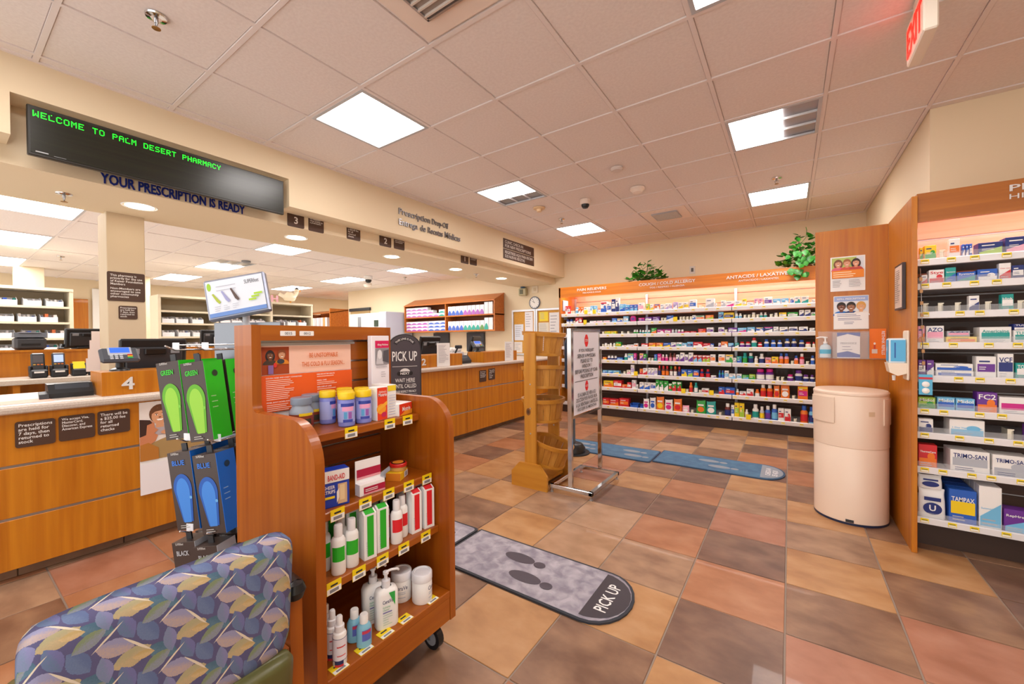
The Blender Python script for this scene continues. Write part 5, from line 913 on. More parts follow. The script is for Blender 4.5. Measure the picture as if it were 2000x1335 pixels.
# ================================================================ waiting chair
def leaf_fabric():
    m = bpy.data.materials.new('leaf_fabric'); m.use_nodes = True; n, l = nodes(m); b = n['Principled BSDF']
    tc = n.new('ShaderNodeTexCoord'); sp = n.new('ShaderNodeSeparateXYZ'); l.new(tc.outputs['Object'], sp.inputs[0])
    ad = n.new('ShaderNodeMath'); ad.operation = 'ADD'; l.new(sp.outputs[2], ad.inputs[0]); l.new(sp.outputs[0], ad.inputs[1])
    co = n.new('ShaderNodeCombineXYZ'); l.new(sp.outputs[1], co.inputs[0]); l.new(ad.outputs[0], co.inputs[1])
    wn = n.new('ShaderNodeTexNoise'); wn.inputs['Scale'].default_value = 14; l.new(co.outputs[0], wn.inputs['Vector'])
    wv = n.new('ShaderNodeVectorMath'); wv.operation = 'MULTIPLY_ADD'; l.new(wn.outputs['Color'], wv.inputs[0]); wv.inputs[1].default_value = (.006, .006, 0); l.new(co.outputs[0], wv.inputs[2])
    grain = n.new('ShaderNodeTexNoise'); grain.inputs['Scale'].default_value = 420; grain.inputs['Detail'].default_value = 3; l.new(tc.outputs['Object'], grain.inputs['Vector'])
    cur = n.new('ShaderNodeRGB'); cur.outputs[0].default_value = lin('56547a'); cur = cur.outputs[0]
    P = .088
    layers = [((.00, .00), 35, .036, .017, '5f7f92', '49687e'), ((.062, .02), -10, .034, .020, 'c2a680', 'a8a07c'), ((.03, .066), 60, .034, .016, '6d7fa0', '5a6a92'), ((.092, .062), 25, .036, .018, 'c4a582', '8f8fb0'),
              ((.012, .105), -25, .030, .015, '8c8cb4', '7c8a6a'), ((.07, .10), 70, .032, .014, '54788c', '6c6c9c'), ((.11, .02), 80, .03, .013, '6b8398', '7f7fa8'), ((.05, .045), 50, .040, .0028, 'd8cdb8', 'd8cdb8'), ((.105, .095), -40, .034, .0025, 'd8cdb8', 'd8cdb8'), ((.04, .012), 12, .02, .009, 'd0b48c', 'b8a06c')]
    layers = [((o_[0]*.704, o_[1]*.704), a_, L_*.78, w_*(.82 if w_ > .005 else .7), c_, d_) for o_, a_, L_, w_, c_, d_ in layers]
    for (ox, oy), ang, a, bb, ca, cb in layers:
        s1 = n.new('ShaderNodeVectorMath'); s1.operation = 'SUBTRACT'; l.new(wv.outputs[0], s1.inputs[0]); s1.inputs[1].default_value = (ox, oy, 0)
        s2 = n.new('ShaderNodeVectorMath'); s2.operation = 'SCALE'; l.new(s1.outputs[0], s2.inputs[0]); s2.inputs['Scale'].default_value = 1/P
        s3 = n.new('ShaderNodeVectorMath'); s3.operation = 'FRACTION'; l.new(s2.outputs[0], s3.inputs[0])
        mp = n.new('ShaderNodeMapping'); mp.vector_type = 'TEXTURE'; l.new(s3.outputs[0], mp.inputs['Vector']); mp.inputs['Location'].default_value = (.5, .5, 0); mp.inputs['Rotation'].default_value = (0, 0, math.radians(ang)); mp.inputs['Scale'].default_value = (a/P, bb/P, 1)
        xs = n.new('ShaderNodeSeparateXYZ'); l.new(mp.outputs[0], xs.inputs[0])
        # lens shape: |y| + x^2 < 1
        x2 = n.new('ShaderNodeMath'); x2.operation = 'MULTIPLY'; l.new(xs.outputs[0], x2.inputs[0]); l.new(xs.outputs[0], x2.inputs[1])
        ay = n.new('ShaderNodeMath'); ay.operation = 'ABSOLUTE'; l.new(xs.outputs[1], ay.inputs[0]); sm = n.new('ShaderNodeMath'); l.new(x2.outputs[0], sm.inputs[0]); l.new(ay.outputs[0], sm.inputs[1])
        g2 = n.new('ShaderNodeMath'); g2.operation = 'MULTIPLY_ADD'; l.new(grain.outputs[0], g2.inputs[0]); g2.inputs[1].default_value = .3; l.new(sm.outputs[0], g2.inputs[2])
        ls = n.new('ShaderNodeMath'); ls.operation = 'LESS_THAN'; l.new(g2.outputs[0], ls.inputs[0]); ls.inputs[1].default_value = 1.15
        hv = n.new('ShaderNodeMath'); hv.operation = 'MULTIPLY_ADD'; l.new(xs.outputs[1], hv.inputs[0]); hv.inputs[1].default_value = .9; hv.inputs[2].default_value = .1; hv.use_clamp = True
        h2 = n.new('ShaderNodeMath'); h2.operation = 'ADD'; h2.use_clamp = True; l.new(hv.outputs[0], h2.inputs[0]); l.new(grain.outputs[0], h2.inputs[1])
        cm = n.new('ShaderNodeMixRGB'); cm.inputs[1].default_value = lin(ca); cm.inputs[2].default_value = lin(cb); l.new(h2.outputs[0], cm.inputs[0])
        mx = n.new('ShaderNodeMixRGB'); l.new(ls.outputs[0], mx.inputs[0]); l.new(cur, mx.inputs[1]); l.new(cm.outputs[0], mx.inputs[2]); cur = mx.outputs[0]
    l.new(cur, b.inputs['Base Color']); b.inputs['Roughness'].default_value = .85
    bp = n.new('ShaderNodeBump'); bp.inputs['Strength'].default_value = .25; bp.inputs['Distance'].default_value = .002; l.new(grain.outputs[0], bp.inputs['Height']); l.new(bp.outputs[0], b.inputs['Normal'])
    return m
FAB = leaf_fabric(); OLIVE = noisy('olive_vinyl', '54542a', '62623a', (1, 1, 1), 8, 3, .35)
ch = thing('waiting_chair', 'waiting chair with leaf-patterned back and olive seat beside the kiosk', 'chair', (-1.245, .285, 0), math.pi)
def cushion(mb, w, d, h, r, mat, T, bulge=.012, n=10):
    mb.T = T; vs, fs = [], []
    N = 22
    for s in (0, 1):
        for iy in range(N+1):
            for iz in range(N+1):
                a, c = iy/N*2-1, iz/N*2-1
                # squircle outline
                ya, za = a, c; k = 1-max(0, (abs(a)-(1-2*r/w)))*0
                edge = max(abs(a)**9+abs(c)**9, 1e-9); sc = 1 if edge <= 1 else edge**(-1/9)
                b_ = max(0, 1-(abs(a)**4))*max(0, 1-(abs(c)**4)); x = (d/2+bulge*b_-(d*.32)*(1-b_)**6)*(1 if s else -1)
                vs.append((x, a*sc*w/2, c*sc*h/2))
    M = (N+1)**2
    for s in (0, 1):
        for i in range(N):
            for j in range(N): q = s*M+i*(N+1)+j; fs.append((q, q+1, q+N+2, q+N+1))
    rim = [i*(N+1) for i in range(N+1)]+[N*(N+1)+j for j in range(1, N+1)]+[i*(N+1)+N for i in range(N-1, -1, -1)]+[j for j in range(N-1, 0, -1)]
    for k in range(len(rim)): a, c = rim[k], rim[(k+1) % len(rim)]; fs.append((a, c, M+c, M+a))
    mb.add(vs, fs, mat, True); mb.T = None; return mb
mb = MB(); cushion(mb, .425, .075, .30, .05, FAB, Matrix.Translation((-.225, 0, .64)) @ Matrix.Rotation(math.radians(-6), 4, 'Y'), .006); mb.build('backrest', ch); mb = MB(); cushion(mb, .42, .06, .14, .03, OLIVE, Matrix.Translation((-.235, 0, .43)) @ Matrix.Rotation(math.radians(-6), 4, 'Y'), .004); mb.build('lower_back', ch)
mb = MB(); cushion(mb, .42, .10, .47, .04, OLIVE, Matrix.Translation((.03, 0, .425)) @ Matrix.Rotation(math.radians(90), 4, 'Y'), .015); mb.build('seat', ch)
for s in (-1, 1):
    y = s*.248; MB().prism([(-.20, 0), (-.15, 0), (-.14, .25), (.13, .25), (.15, 0), (.2, 0), (.18, .575), (-.19, .58)], 'y', y-.016, y+.016, WOOD_K).build('side_frame', ch)
    pd = MB(); pts = [(-.185+.34*k/10, 0, .597+.008*math.sin(math.pi*k/10)) for k in range(11)]; pd.tube([(x, y, z) for x, _, z in pts], .027, BLACK, 12); pd.lathe([(0, -.027), (.02, -.019), (.027, 0), (.02, .019), (0, .027)], BLACK, (pts[0][0], y, pts[0][2]), 12); pd.lathe([(0, -.027), (.02, -.019), (.027, 0), (.02, .019), (0, .027)], BLACK, (pts[-1][0], y, pts[-1][2]), 12); pd.build('arm_pad', ch)
MB().box(-.2, .2, -.22, .22, .33, .36, WOOD_K).build('seat_board', ch); MB().box(-.19, -.16, -.23, .23, .40, .46, WOOD_K).build('back_rail', ch)
# ================================================================ floor mats
STONE = noisy('grey_stone_print', '85818f', 'b4b0ba', (1, 1, 1), 16, 15, .6, .34, .68, .6, dist=.5); BLUEM = noisy('blue_print', '3a6488', '4d7a9c', (1, 1, 1), 14, 10, .6, .3, .7, .3)
def foot(fr, mb, cx, cy, s, col, flip=1):
    art(mb, fr, [('e', cx, cy, .095*s, .042*s, col), ('e', cx+.13*s, cy-.005*flip*s, .034*s, .028*s, col)])
def mat_(name, label, x0, x1, y0, y1, top, rim, feet, col, tip=None, rz=0):
    w, h = x1-x0, y1-y0; t = thing(name, label, 'mat', (x0, y0, 0), rz)
    def outline(m):
        if tip: return [(m, m), (w-.17, m)]+[(w-.17+(.17-m)*math.sin(math.radians(a)), h/2-(h/2-m)*math.cos(math.radians(a))) for a in range(15, 180, 15)]+[(w-.17, h-m), (m, h-m)]
        return rrect(m, m, w-m, h-m, .03)
    MB().prism(outline(0), 'z', 0.0005, .009, rim).build('rubber_base', t); b = MB().prism(outline(.014), 'z', .009, .0105, top); b.build('carpet', t)
    for cx, cy in feet: b = MB(); fr = Fr((0, 0, .0105), (1, 0, 0), (0, 1, 0)); foot(fr, b, cx, cy, 1, col); b.build('footprint', t)
    if tip:
        b = MB(); fr = Fr((0, 0, .0105), (1, 0, 0), (0, 1, 0))
        o = [(w-.185, .03), (w-.16, .03)]+[(w-.165+(.15)*math.sin(math.radians(a)), h/2-(h/2-.035)*math.cos(math.radians(a))) for a in range(15, 180, 15)]+[(w-.16, h-.03), (w-.185, h-.03)]
        art(b, fr, [('p', o, tip[0])]); f3 = Fr((w-.085 if '\n' not in tip[1] else w-.05, h/2-.11, .0105), (0, 1, 0), (-1, 0, 0)); f3.n = Vector((0, 0, 1)); f3.l = fr.l
        text(b, f3, tip[1], 0, 0, .22, .06 if '\n' not in tip[1] else .10, WHITE, .012)
        b.build('end_print', t)
mat_('floor_mat', 'grey stone-print mat with dark footprints reading PICK UP', -1.65, -.595, 1.605, 2.025, STONE, paint('2b303a', .6), ((.40, .27), (.52, .13)), '4a4450', ('3e3a42', 'PICK UP'))
mat_('floor_mat', 'grey footprint mat partly hidden behind the kiosk', -2.66, -1.66, 1.60, 2.02, STONE, paint('2b303a', .6), ((.75, .28), (.80, .14)), '4a4450')
mat_('floor_mat', 'right blue mat with grey footprints and rounded end', -1.13, -.03, 4.09, 4.55, BLUEM, paint('27496a', .6), ((.47, .30), (.58, .15)), '8f98a4', ('8f98a4', 'CHECK-IN\nSE AQUI'))
mat_('floor_mat', 'left blue mat with grey footprints behind the sign stand', -2.19, -1.14, 4.03, 4.48, BLUEM, paint('27496a', .6), ((.2, .3), (.26, .15), (.78, .29), (.84, .14)), '8f98a4')
# ================================================================ chrome sign stand
S = thing('sign_stand', 'chrome floor stand holding a white stop notice board', 'sign stand', (-1.42, 3.14, 0))
def bar(mb, p, q, w, mat):
    p, q = Vector(p), Vector(q); d = (q-p); L = d.length; mb.T = Matrix.Translation(p) @ d.to_track_quat('X', 'Z').to_matrix().to_4x4(); mb.box(-w/2, L+w/2, -w/2, w/2, -w/2, w/2, mat, .002); mb.T = None
A = [(-.17, -.28, .05), (.17, -.28, .05), (.17, .28, .05), (-.17, .28, .05)]
for k in range(4): b = MB(); bar(b, A[k], A[(k+1) % 4], .03, CHROME); b.build('base_bar', S); b = MB(); b.lathe([(.014, 0), (.014, .006), (.006, .008), (.006, .035)], STEEL, (A[k][0], A[k][1], 0), 12); b.build('foot', S)
for y in (-.28, .32): b = MB(); b.box(-.018, .018, y-.013, y+.013, .06, 1.32 if y < 0 else 1.14, CHROME, .002); b.build('post', S)
for z0, z1 in ((.60, .625), (1.295, 1.32)): MB().box(-.012, .014, -.267, .307, z0, z1, CHROME, .002).build('frame_rail', S)
for y in (-.255, .287): MB().box(-.012, .014, y-.012, y+.012, .625, 1.295, CHROME, .002).build('frame_rail', S)
MB().box(-.006, .008, -.243, .275, .625, 1.295, paint('e6e6f2', .35)).build('notice_board', S)
b = MB(); fr = Fr((.0085, -.243, .625), (0, 1, 0), (0, 0, 1)); W_ = .518; ink = paint('26262c', .5)
def octa(cx, cy, r): return ('p', [(cx+r*.72*math.cos(math.radians(22.5+45*k)), cy+r*math.sin(math.radians(22.5+45*k))) for k in range(8)], 'e0101c')
art(b, fr, [octa(W_/2, .595, .055), octa(W_/2, .215, .045), ('r', .03, .262, W_-.03, .266, '26262c')]); text(b, fr, 'STOP', W_/2, .585, .05, .022, WHITE, .01, anchor='C'); text(b, fr, 'ALTO', W_/2, .206, .045, .018, WHITE, .01, anchor='C')
for k, (s, w) in enumerate((('IF YOU WERE JUST', .30), ('SEEN BY A PHYSICIAN', .36), ('PLEASE GO TO', .24), ('WINDOW 1', .19), ('BEFORE PICKING UP YOUR', .45), ('PRESCRIPTION', .25))): text(b, fr, s, W_/2, .495-k*.042, w, .033, ink, .014, anchor='C')
for k, (s, w) in enumerate((('SI ACABA DE VER A SU', .36), ('DOCTOR POR FAVOR VAYA', .42), ('A LA VENTANA 1 ANTES DE', .44), ('RECOJER SU MEDICINA', .38))): text(b, fr, s, W_/2, .136-k*.040, w, .032, ink, .014, anchor='C')
b.build('lettering', S)
# ================================================================ wooden basket stand
B = thing('basket_stand', 'pine stand with two posts and cut-corner feet holding four baskets', 'stand', (-1.775, 2.85, 0))
for n, (y, bl) in enumerate(((0, 1.285), (.40, 1.22))):
    b = MB(); b.box(-.062, .048, y-.012, y+.012, .02, bl, PINE, .003); po = b.build('post', B)
    for z in (.17, .45, .66, .86): s = MB(); s.T = Matrix.Translation((0, y-.013, z)) @ Matrix.Rotation(math.pi/2, 4, 'X'); s.lathe([(.007, 0), (.006, .003), (0, .004)], STEEL, seg=10); s.build('screw', po)
    b = MB(); b.prism([(-.18, 0), (.165, 0), (.165, .12), (.09, .205), (-.1, .205), (-.18, .12)], 'y', y-.036 if n == 0 else y+.013, y-.013 if n == 0 else y+.036, PINE_X); b.build('foot', B)
MB().box(-.09, .09, .013, .387, .03, .055, PINE_X).build('stretcher', B)
b = MB(); b.T = Matrix.Translation((-.02, -.0125, .63)) @ Matrix.Rotation(math.pi/2, 4, 'X'); b.lathe([(.022, 0), (.022, .0006)], paint('7a4a1c', .6), seg=14, sy=1.4); b.lathe([(.012, .0006), (.012, .001)], paint('4a2a10', .6), seg=12, sy=1.4); b.build('knot', B)
bas = []
for n, (z, tx, ty, dx) in enumerate(((1.10, 4, 0, 0), (.80, -4, -6, 0), (.53, 0, 0, .0), (.17, 16, -4, .03))):
    t = thing('bushel_basket', ('topmost', 'second', 'third', 'lowest, tilted')[n]+' slatted wooden basket in the pine stand', 'basket', (-1.775+dx, 3.05, z)); t.rotation_euler = (math.radians(ty), math.radians(tx), 0)
    r0, r1, h = .152, .182, .19; N = 18
    for k in range(N):
        a0, a1 = 2*math.pi*k/N+.012, 2*math.pi*(k+1)/N-.012; vs = []
        for a in (a0, a1):
            for r, zz in ((r0, .012), (r1, h)):
                for dr in (-.004, 0): vs.append(((r+dr)*math.cos(a), (r+dr)*math.sin(a), zz))
        MB().add(vs, [(1, 5, 7, 3), (0, 2, 6, 4), (0, 1, 3, 2), (4, 6, 7, 5), (2, 3, 7, 6), (0, 4, 5, 1)], BASKET).build('slat', t)
    rim = MB(); rim.lathe([(r1-.012, h-.026), (r1+.007, h-.026), (r1+.012, h+.006), (r1-.010, h+.006), (r1-.012, h-.026)], PINE_X, seg=36, caps=False); rim.build('rim_hoop', t)
    MB().lathe([(r0-.002, .0), (r0+.006, 0), (r0+.009, .022), (r0+.002, .022), (r0-.002, 0)], PINE_X, seg=36, caps=False).build('base_hoop', t); MB().lathe([(r0, .008), (r0, .014)], PINE_X, seg=30).build('bottom', t)
# ================================================================ pick up sign on its post
ang = math.atan2(-.45, .89); P_ = thing('pick_up_sign', 'dark arched pick up sign on a post at the queue', 'sign', (-2.44, 2.08, 0), ang)
MB().lathe([(.17, 0), (.17, .012), (.05, .03), (.02, .04)], BLACK, seg=28).build('base', P_); MB().tube([(-.02, 0, .02), (-.02, 0, .9)], .016, BLACK, 12).build('post', P_)
w, z0, z1 = .255, .70, 1.285; out = [(-w/2+.02, z0), (w/2-.02, z0), (w/2, z0+.02)]+[(w/2*math.cos(math.radians(a)), z1-.105+.105*math.sin(math.radians(a))) for a in range(0, 181, 12)]+[(-w/2, z0+.02)]
PM = paint('4b444c', .5, name='sign_plum'); b = MB().prism(out, 'x', -.012, .012, paint('2f2b33', .5)); fr = Fr((.0122, 0, 0), (0, 1, 0), (0, 0, 1)); art(b, fr, [('p', [(x*.93, (z-(z0+z1)/2)*.975+(z0+z1)/2) for x, z in out], PM)]); b.build('board', P_)
b = MB(); wt = paint('f2f0ee', .4); fr.l = .0012; N = 14; band = [(.098*math.cos(math.radians(150-120*k/N)), 1.165+.098*math.sin(math.radians(150-120*k/N))) for k in range(N+1)]+[(.07*math.cos(math.radians(30+120*k/N)), 1.165+.07*math.sin(math.radians(30+120*k/N))) for k in range(N+1)]
art(b, fr, [('p', band, '2c2830')]); fr.l += .0004
vs, fs, _ = textdata('THIS LINE IS FOR', .01); b.add([fr.p((.077+.015*v)*math.cos(math.radians(142-104*u)), 1.165+(.077+.015*v)*math.sin(math.radians(142-104*u))) for u, v in vs], fs, wt)
text(b, fr, 'PICK UP', 0, 1.078, .19, .075, wt, .014, anchor='C'); art(b, fr, [('r', -.095, 1.036, .095, 1.039, wt), ('p', [(-.045, .985)]+[(.04*math.cos(math.radians(a)), .992+.03*math.sin(math.radians(a))) for a in range(180, -1, -15)]+[(.045, .985)], 'e8e6e4'), ('p', rrect(-.06, .968, .06, .998, .013), '1e1b21')])
text(b, fr, 'NEXT', 0, .974, .07, .018, wt, .02, anchor='C')
for s, z, ww, hh in (('WAIT HERE', .918, .15, .028), ('UNTIL CALLED', .872, .17, .03), ('PLEASE RESPECT PRIVACY', .836, .17, .018), ('ESPERE AQUÍ POR FAVOR', .792, .17, .018), ('HASTA QUE SE LE LLAME', .762, .17, .018)): text(b, fr, s, 0, z, ww, hh, wt, .008, anchor='C')
art(b, fr, [('r', .005, .913, .075, .9145, wt), ('r', -.09, .823, .09, .8245, wt)]); b.build('lettering', P_)
# second queue post behind the sign stand
Q = thing('drop_off_sign', 'blue arched queue sign on a black domed post behind the stop notice', 'sign', (-1.93, 3.97, 0), -.45)
MB().lathe([(.17, 0), (.172, .006), (.168, .012), (.13, .016)], BLACK, seg=30).build('base_plate', Q); MB().lathe([(.125, .016), (.12, .06), (.09, .1), (.03, .118), (.02, .13)], BLACK, seg=30).build('dome', Q); MB().tube([(0, 0, .1), (0, 0, .85)], .017, BLACK, 12).build('post', Q)
b = MB().prism(out, 'x', .012, .034, paint('1c3046', .5)); fr = Fr((.0345, 0, 0), (0, 1, 0), (0, 0, 1)); art(b, fr, [('p', [(x*.93, (z-(z0+z1)/2)*.975+(z0+z1)/2) for x, z in out], '27466a')]); b.build('board', Q); b = MB(); text(b, fr, 'CHECK-IN\nDROP-OFF', 0, 1.03, .19, .12, wt, .01, anchor='C'); b.build('lettering', Q)
mb = MB(); mb.box(-.07, .07, -.001, .001, 0, .2, paint('cfd6d0', .4)); fr = Fr((-.07, -.0012, 0), (1, 0, 0), (0, 0, 1)); art(mb, fr, [('r', .01, .12, .13, .19, '8a8f88'), ('r', .01, .05, .13, .11, 'd06048'), ('r', .01, .01, .13, .045, '7fb04a')]); b = mb
b = mb.build('leaflet_pocket', Q, (.0355, 0, .74), math.pi/2)
# ================================================================ plants on the displays
LEAF = noisy('ivy_leaf', '1f6b1c', '3fa32c', (1, 1, 1), 30, 3, .45, rnd=False)
def ivy(name, label, x, y, z, n, sx, sy, sz, seed, droop=0):
    r = random.Random(seed); t = thing(name, label, 'plant', (x, y, z)); MB().lathe([(.07, 0), (.085, .045), (.08, .05)], paint('7a4a2c', .6), seg=16).build('pot', t); mb = MB(); st = MB()
    for k in range(n):
        a = r.uniform(0, 6.28); q = r.random()**.5; p = Vector((sx*q*math.cos(a), sy*q*math.sin(a), .06+sz*(1-q**2)*r.random()))
        L = r.uniform(.05, .085); M = Matrix.Translation(p) @ Matrix.Rotation(r.uniform(0, 6.28), 4, 'Z') @ Matrix.Rotation(r.uniform(-.2, 1.1), 4, 'X'); mb.T = M
        mb.add([(0, 0, 0), (L*.45, L*.25, .004), (L*.35, L*.7, 0), (0, L*1.15, -.006), (-L*.35, L*.7, 0), (-L*.45, L*.25, .004), (0, L*.6, -.006)], [(0, 1, 6), (1, 2, 6), (2, 3, 6), (3, 4, 6), (4, 5, 6), (5, 0, 6)], LEAF, True)
        if k % 5 == 0: st.tube([(0, 0, .05), tuple(p*.5+Vector((0, 0, .05))), tuple(p)], .003, paint('3f6b2a', .6), 5)
    mb.build('foliage', t); st.build('stems', t); mb = MB()
    for k in range(droop):
        L = r.uniform(.055, .09); mb.T = Matrix.Translation((r.uniform(-.17, .1), -.31-r.uniform(0, .04), r.uniform(-.1, .22))) @ Matrix.Rotation(r.uniform(-.7, .7), 4, 'Y') @ Matrix.Rotation(r.uniform(-2.1, -1.5), 4, 'X')
        mb.add([(0, 0, 0), (L*.45, L*.25, .004), (L*.35, L*.7, 0), (0, L*1.15, -.006), (-L*.35, L*.7, 0), (-L*.45, L*.25, .004), (0, L*.6, -.006)], [(0, 1, 6), (1, 2, 6), (2, 3, 6), (3, 4, 6), (4, 5, 6), (5, 0, 6)], LEAF, True)
    if droop: mb.tube([(0, -.05, .1), (0, -.29, .16), (-.03, -.33, .0), (-.05, -.335, -.08)], .003, LEAF, 5); mb.build('trailing_vine', t)
ivy('ivy_plant', 'green ivy plant on top of the back display', -1.84, 6.40, 2.086, 170, .30, .17, .27, 4); ivy('ivy_plant', 'trailing green ivy plant at the right end of back display', .16, 6.33, 2.086, 190, .28, .2, .42, 9, 26)
b = MB().box(-.04, .04, -.008, 0, -.06, .06, paint('d9d4cc', .4), .003); b.box(-.018, .018, -.011, -.007, -.03, .03, paint('5a5854', .5), .002); tag(b.build('wall_outlet', None, (-1.273, 6.9495, 2.31)), 'wall outlet with a cord above the back display', 'outlet')
# ================================================================ pharmacy work area behind the counter
SHV = paint('d8ccb2', .5, name='putty_shelf'); SHVB = paint('b9ab90', .6); BIN = paint('eceef4', .4, name='white_bin')
def bin_mesh(seed, w, h, d):
    r = random.Random(seed); b = MB(); t = .004; b.box(0, d, -w/2, w/2, 0, t, BIN); b.box(d-t, d, -w/2, w/2, 0, h*.6, BIN); b.box(0, t, -w/2, w/2, 0, h, BIN)
    for s in (-1, 1): b.prism([(0, 0), (d, 0), (d, h*.6), (d*.6, h), (0, h)], 'y', s*(w/2-t), s*w/2, BIN)
    for k in range(4):
        y = -w/2+w*(k+.5)/4; c = r.choice(('f4f2f0', 'f4f2f0', '2a9a8c', 'd8d4dc', '2f58b4', 'e07a4a', 'f0ece8')); hh = h*r.uniform(.65, 1.05)
        if r.random() < .5: b.lathe([(w*.1, t), (w*.1, hh*.8), (w*.07, hh)], paint(c, .4), (d*.6, y, 0), 10)
        else: b.box(d*.3, d*.85, y-w*.1, y+w*.1, t, hh, paint(c, .4))
    return b
bm = []
for k in range(6):
    s = bin_mesh(k, .17, .12, .30); me = bpy.data.meshes.new('storage_bin'); me.from_pydata(s.v, [], s.f)
    for m in s.mats: me.materials.append(m)
    me.polygons.foreach_set('material_index', s.m); bm.append(me)
def shelving(name, label, x, y0, y1, zs, ztop, splits, short, rows):
    t = thing(name, label, 'shelving', (0, 0, 0)); d = .45
    for y in [y0]+splits+[y1]: MB().box(x-d, x, y-.02, y+.02, 0, ztop, SHV).build('upright', t)
    MB().box(x-d, x+.01, y0-.02, y1+.02, ztop, ztop+.04, SHV).build('top_board', t); MB().box(x-d-.02, x-d, y0, y1, 0, ztop, SHVB).build('back_board', t)
    for z in zs: [MB().box(x-d+.001, x-.003, a+.0205, b-.0205, z-.03, z, SHV).build('shelf', t) for a, b in zip([y0]+splits, splits+[y1])]
    r = random.Random(len(label))
    for n, z in enumerate(zs):
        if not rows[n]: continue
        y = y0+.13; c = 0
        while y < y1-.1:
            if all(abs(y-s) > .12 for s in splits):
                c += 1; o = link('storage_bin', r.choice(bm), None, (x-.34, y, z+.0005)); lab = f"white medicine bin, {ORD[min(c,20)]} from left on {ORD[n+1]} shelf of {short} shelving"; tag(o, lab, 'bin', f'bins on {short} shelving')
            y += r.uniform(.19, .24)
    return t
shelving('pharmacy_shelving', 'putty-coloured shelving with white bins at far left', -9.0, -.6, 1.25, [1.78, 1.545, 1.31, 1.10], 2.01, [], 'left', [1, 1, 1, 1])
shelving('pharmacy_shelving', 'putty-coloured shelving with white bins behind the insole rack', -9.0, 2.29, 5.0, [1.79, 1.57, 1.33, 1.10], 2.02, [3.15, 4.13], 'rear', [0, 1, 1, 1])
# letters, bird figure and bottle on the rear shelving
mb = MB(); text(mb, Fr((-9.1, 4.0, 2.061), (0, 1, 0), (0, 0, 1)), 'GH', 0, 0, .3, .15, paint('f0b4c4', .5), .02, depth=.03); tag(mb.build('pink_letters'), 'pink standing letters GH on top of the rear shelving', 'letters')
t = thing('goose_figure', 'cream goose figurine with dark cap on rear shelving', 'figurine', (-9.1, 4.55, 2.0605), 1.2); CM = paint('f0e4c8', .5)
mb = MB(); mb.lathe([(0, .03), (.07, .05), (.10, .12), (.07, .2), (.04, .24), (0, .245)], CM, (0, 0, 0), 16, sx=1.35); mb.tube([(.09, 0, .15), (.13, 0, .22), (.14, 0, .27)], .045, CM, 10); mb.lathe([(0, -.05), (.045, -.02), (.05, .01), (.03, .04), (0, .05)], CM, (.145, 0, .29), 12); mb.tube([(.18, 0, .285), (.225, 0, .275)], .015, paint('e09a3a', .5), 8); mb.tube([(-.1, 0, .14), (-.2, 0, .2)], .04, CM, 8); mb.build('body', t); MB().lathe([(.05, 0), (.045, .02), (0, .045)], paint('3a3440', .5), (.145, 0, .315), 12).build('cap', t)
mb = MB()
for s in (-1, 1): mb.tube([(.02, s*.03, 0), (.02, s*.03, .06)], .012, paint('e09a3a', .5), 8)
mb.build('legs', t)
# inner work counter
C2 = thing('work_counter', 'inner work counter with orange back panel behind the service counter', 'counter', (0, 0, 0))
MB().box(-5.95, -5.44, -1.5, 1.5, .88, .925, SOLID, .006).build('worktop', C2); MB().box(-5.98, -5.95, -1.5, 2.6, .0, 1.155, WOOD_C).build('back_panel', C2); MB().box(-6.2, -5.93, -1.5, 2.6, 1.155, 1.175, WOOD_C).build('cap_shelf', C2)
MB().box(-5.94, -5.5, -1.5, 1.5, .0, .1, paint('4a3826', .6)).build('plinth', C2)
for y in (-.6, .43, 1.45): MB().box(-5.9, -5.5, y-.02, y+.02, .1, .88, WOOD_C).build('divider', C2)
def handheld(y, lit, label):
    t = thing('handheld_scanner', label, 'handheld', (-5.6, y, .9255)); MB().box(-.05, .06, -.055, .055, 0, .075, paint('25272c', .4), .012).build('dock', t)
    for s in (-1, 1): MB().box(-.03, .035, s*.05-.008, s*.05+.008, .05, .11, DARK, .006).build('dock_arm', t)
    b = MB(); T = Matrix.Translation((.0, 0, .05)) @ Matrix.Rotation(math.radians(-12), 4, 'Y'); b.T = T; b.box(-.015, .015, -.042, .042, 0, .175, paint('33363c', .35), .01); b.build('handset', t)
    b = MB(); b.T = T; b.box(.015, .0165, -.03, .03, .085, .155, paint('a9c0f0', .3, 0, .7) if lit else paint('5a565c', .3)); b.build('screen', t)
    for k in range(3): b = MB(); b.T = T; b.box(.015, .019, -.03+k*.022, -.014+k*.022, .062, .073, paint('e0782a' if k else 'c9a23a', .4), .002); b.build('key', t)
    MB().box(.06, .0615, -.03, .03, .045, .06, WHITE).build('label_strip', t)
handheld(.565, False, 'left handheld scanner in dock with dark screen'); handheld(.69, True, 'right handheld scanner in dock with lit screen')
for y, l, yl in ((.815, 'empty scanner dock with a yellow note', 1), (.925, 'empty scanner dock at right end of the row', 0)):
    t = thing('scanner_dock', l, 'dock', (-5.6, y, .9255)); MB().box(-.05, .06, -.05, .05, 0, .07, paint('25272c', .4), .012).build('dock', t)
    for s in (-1, 1): MB().box(-.03, .03, s*.045-.008, s*.045+.008, .05, .12, DARK, .006).build('dock_arm', t)
    if yl: b = MB(); b.T = Matrix.Translation((.045, 0, .07)) @ Matrix.Rotation(-.5, 4, 'Y'); b.box(-.003, .0, -.04, .04, 0, .075, paint('f2e02a', .5)); b.build('sticky_note', t)
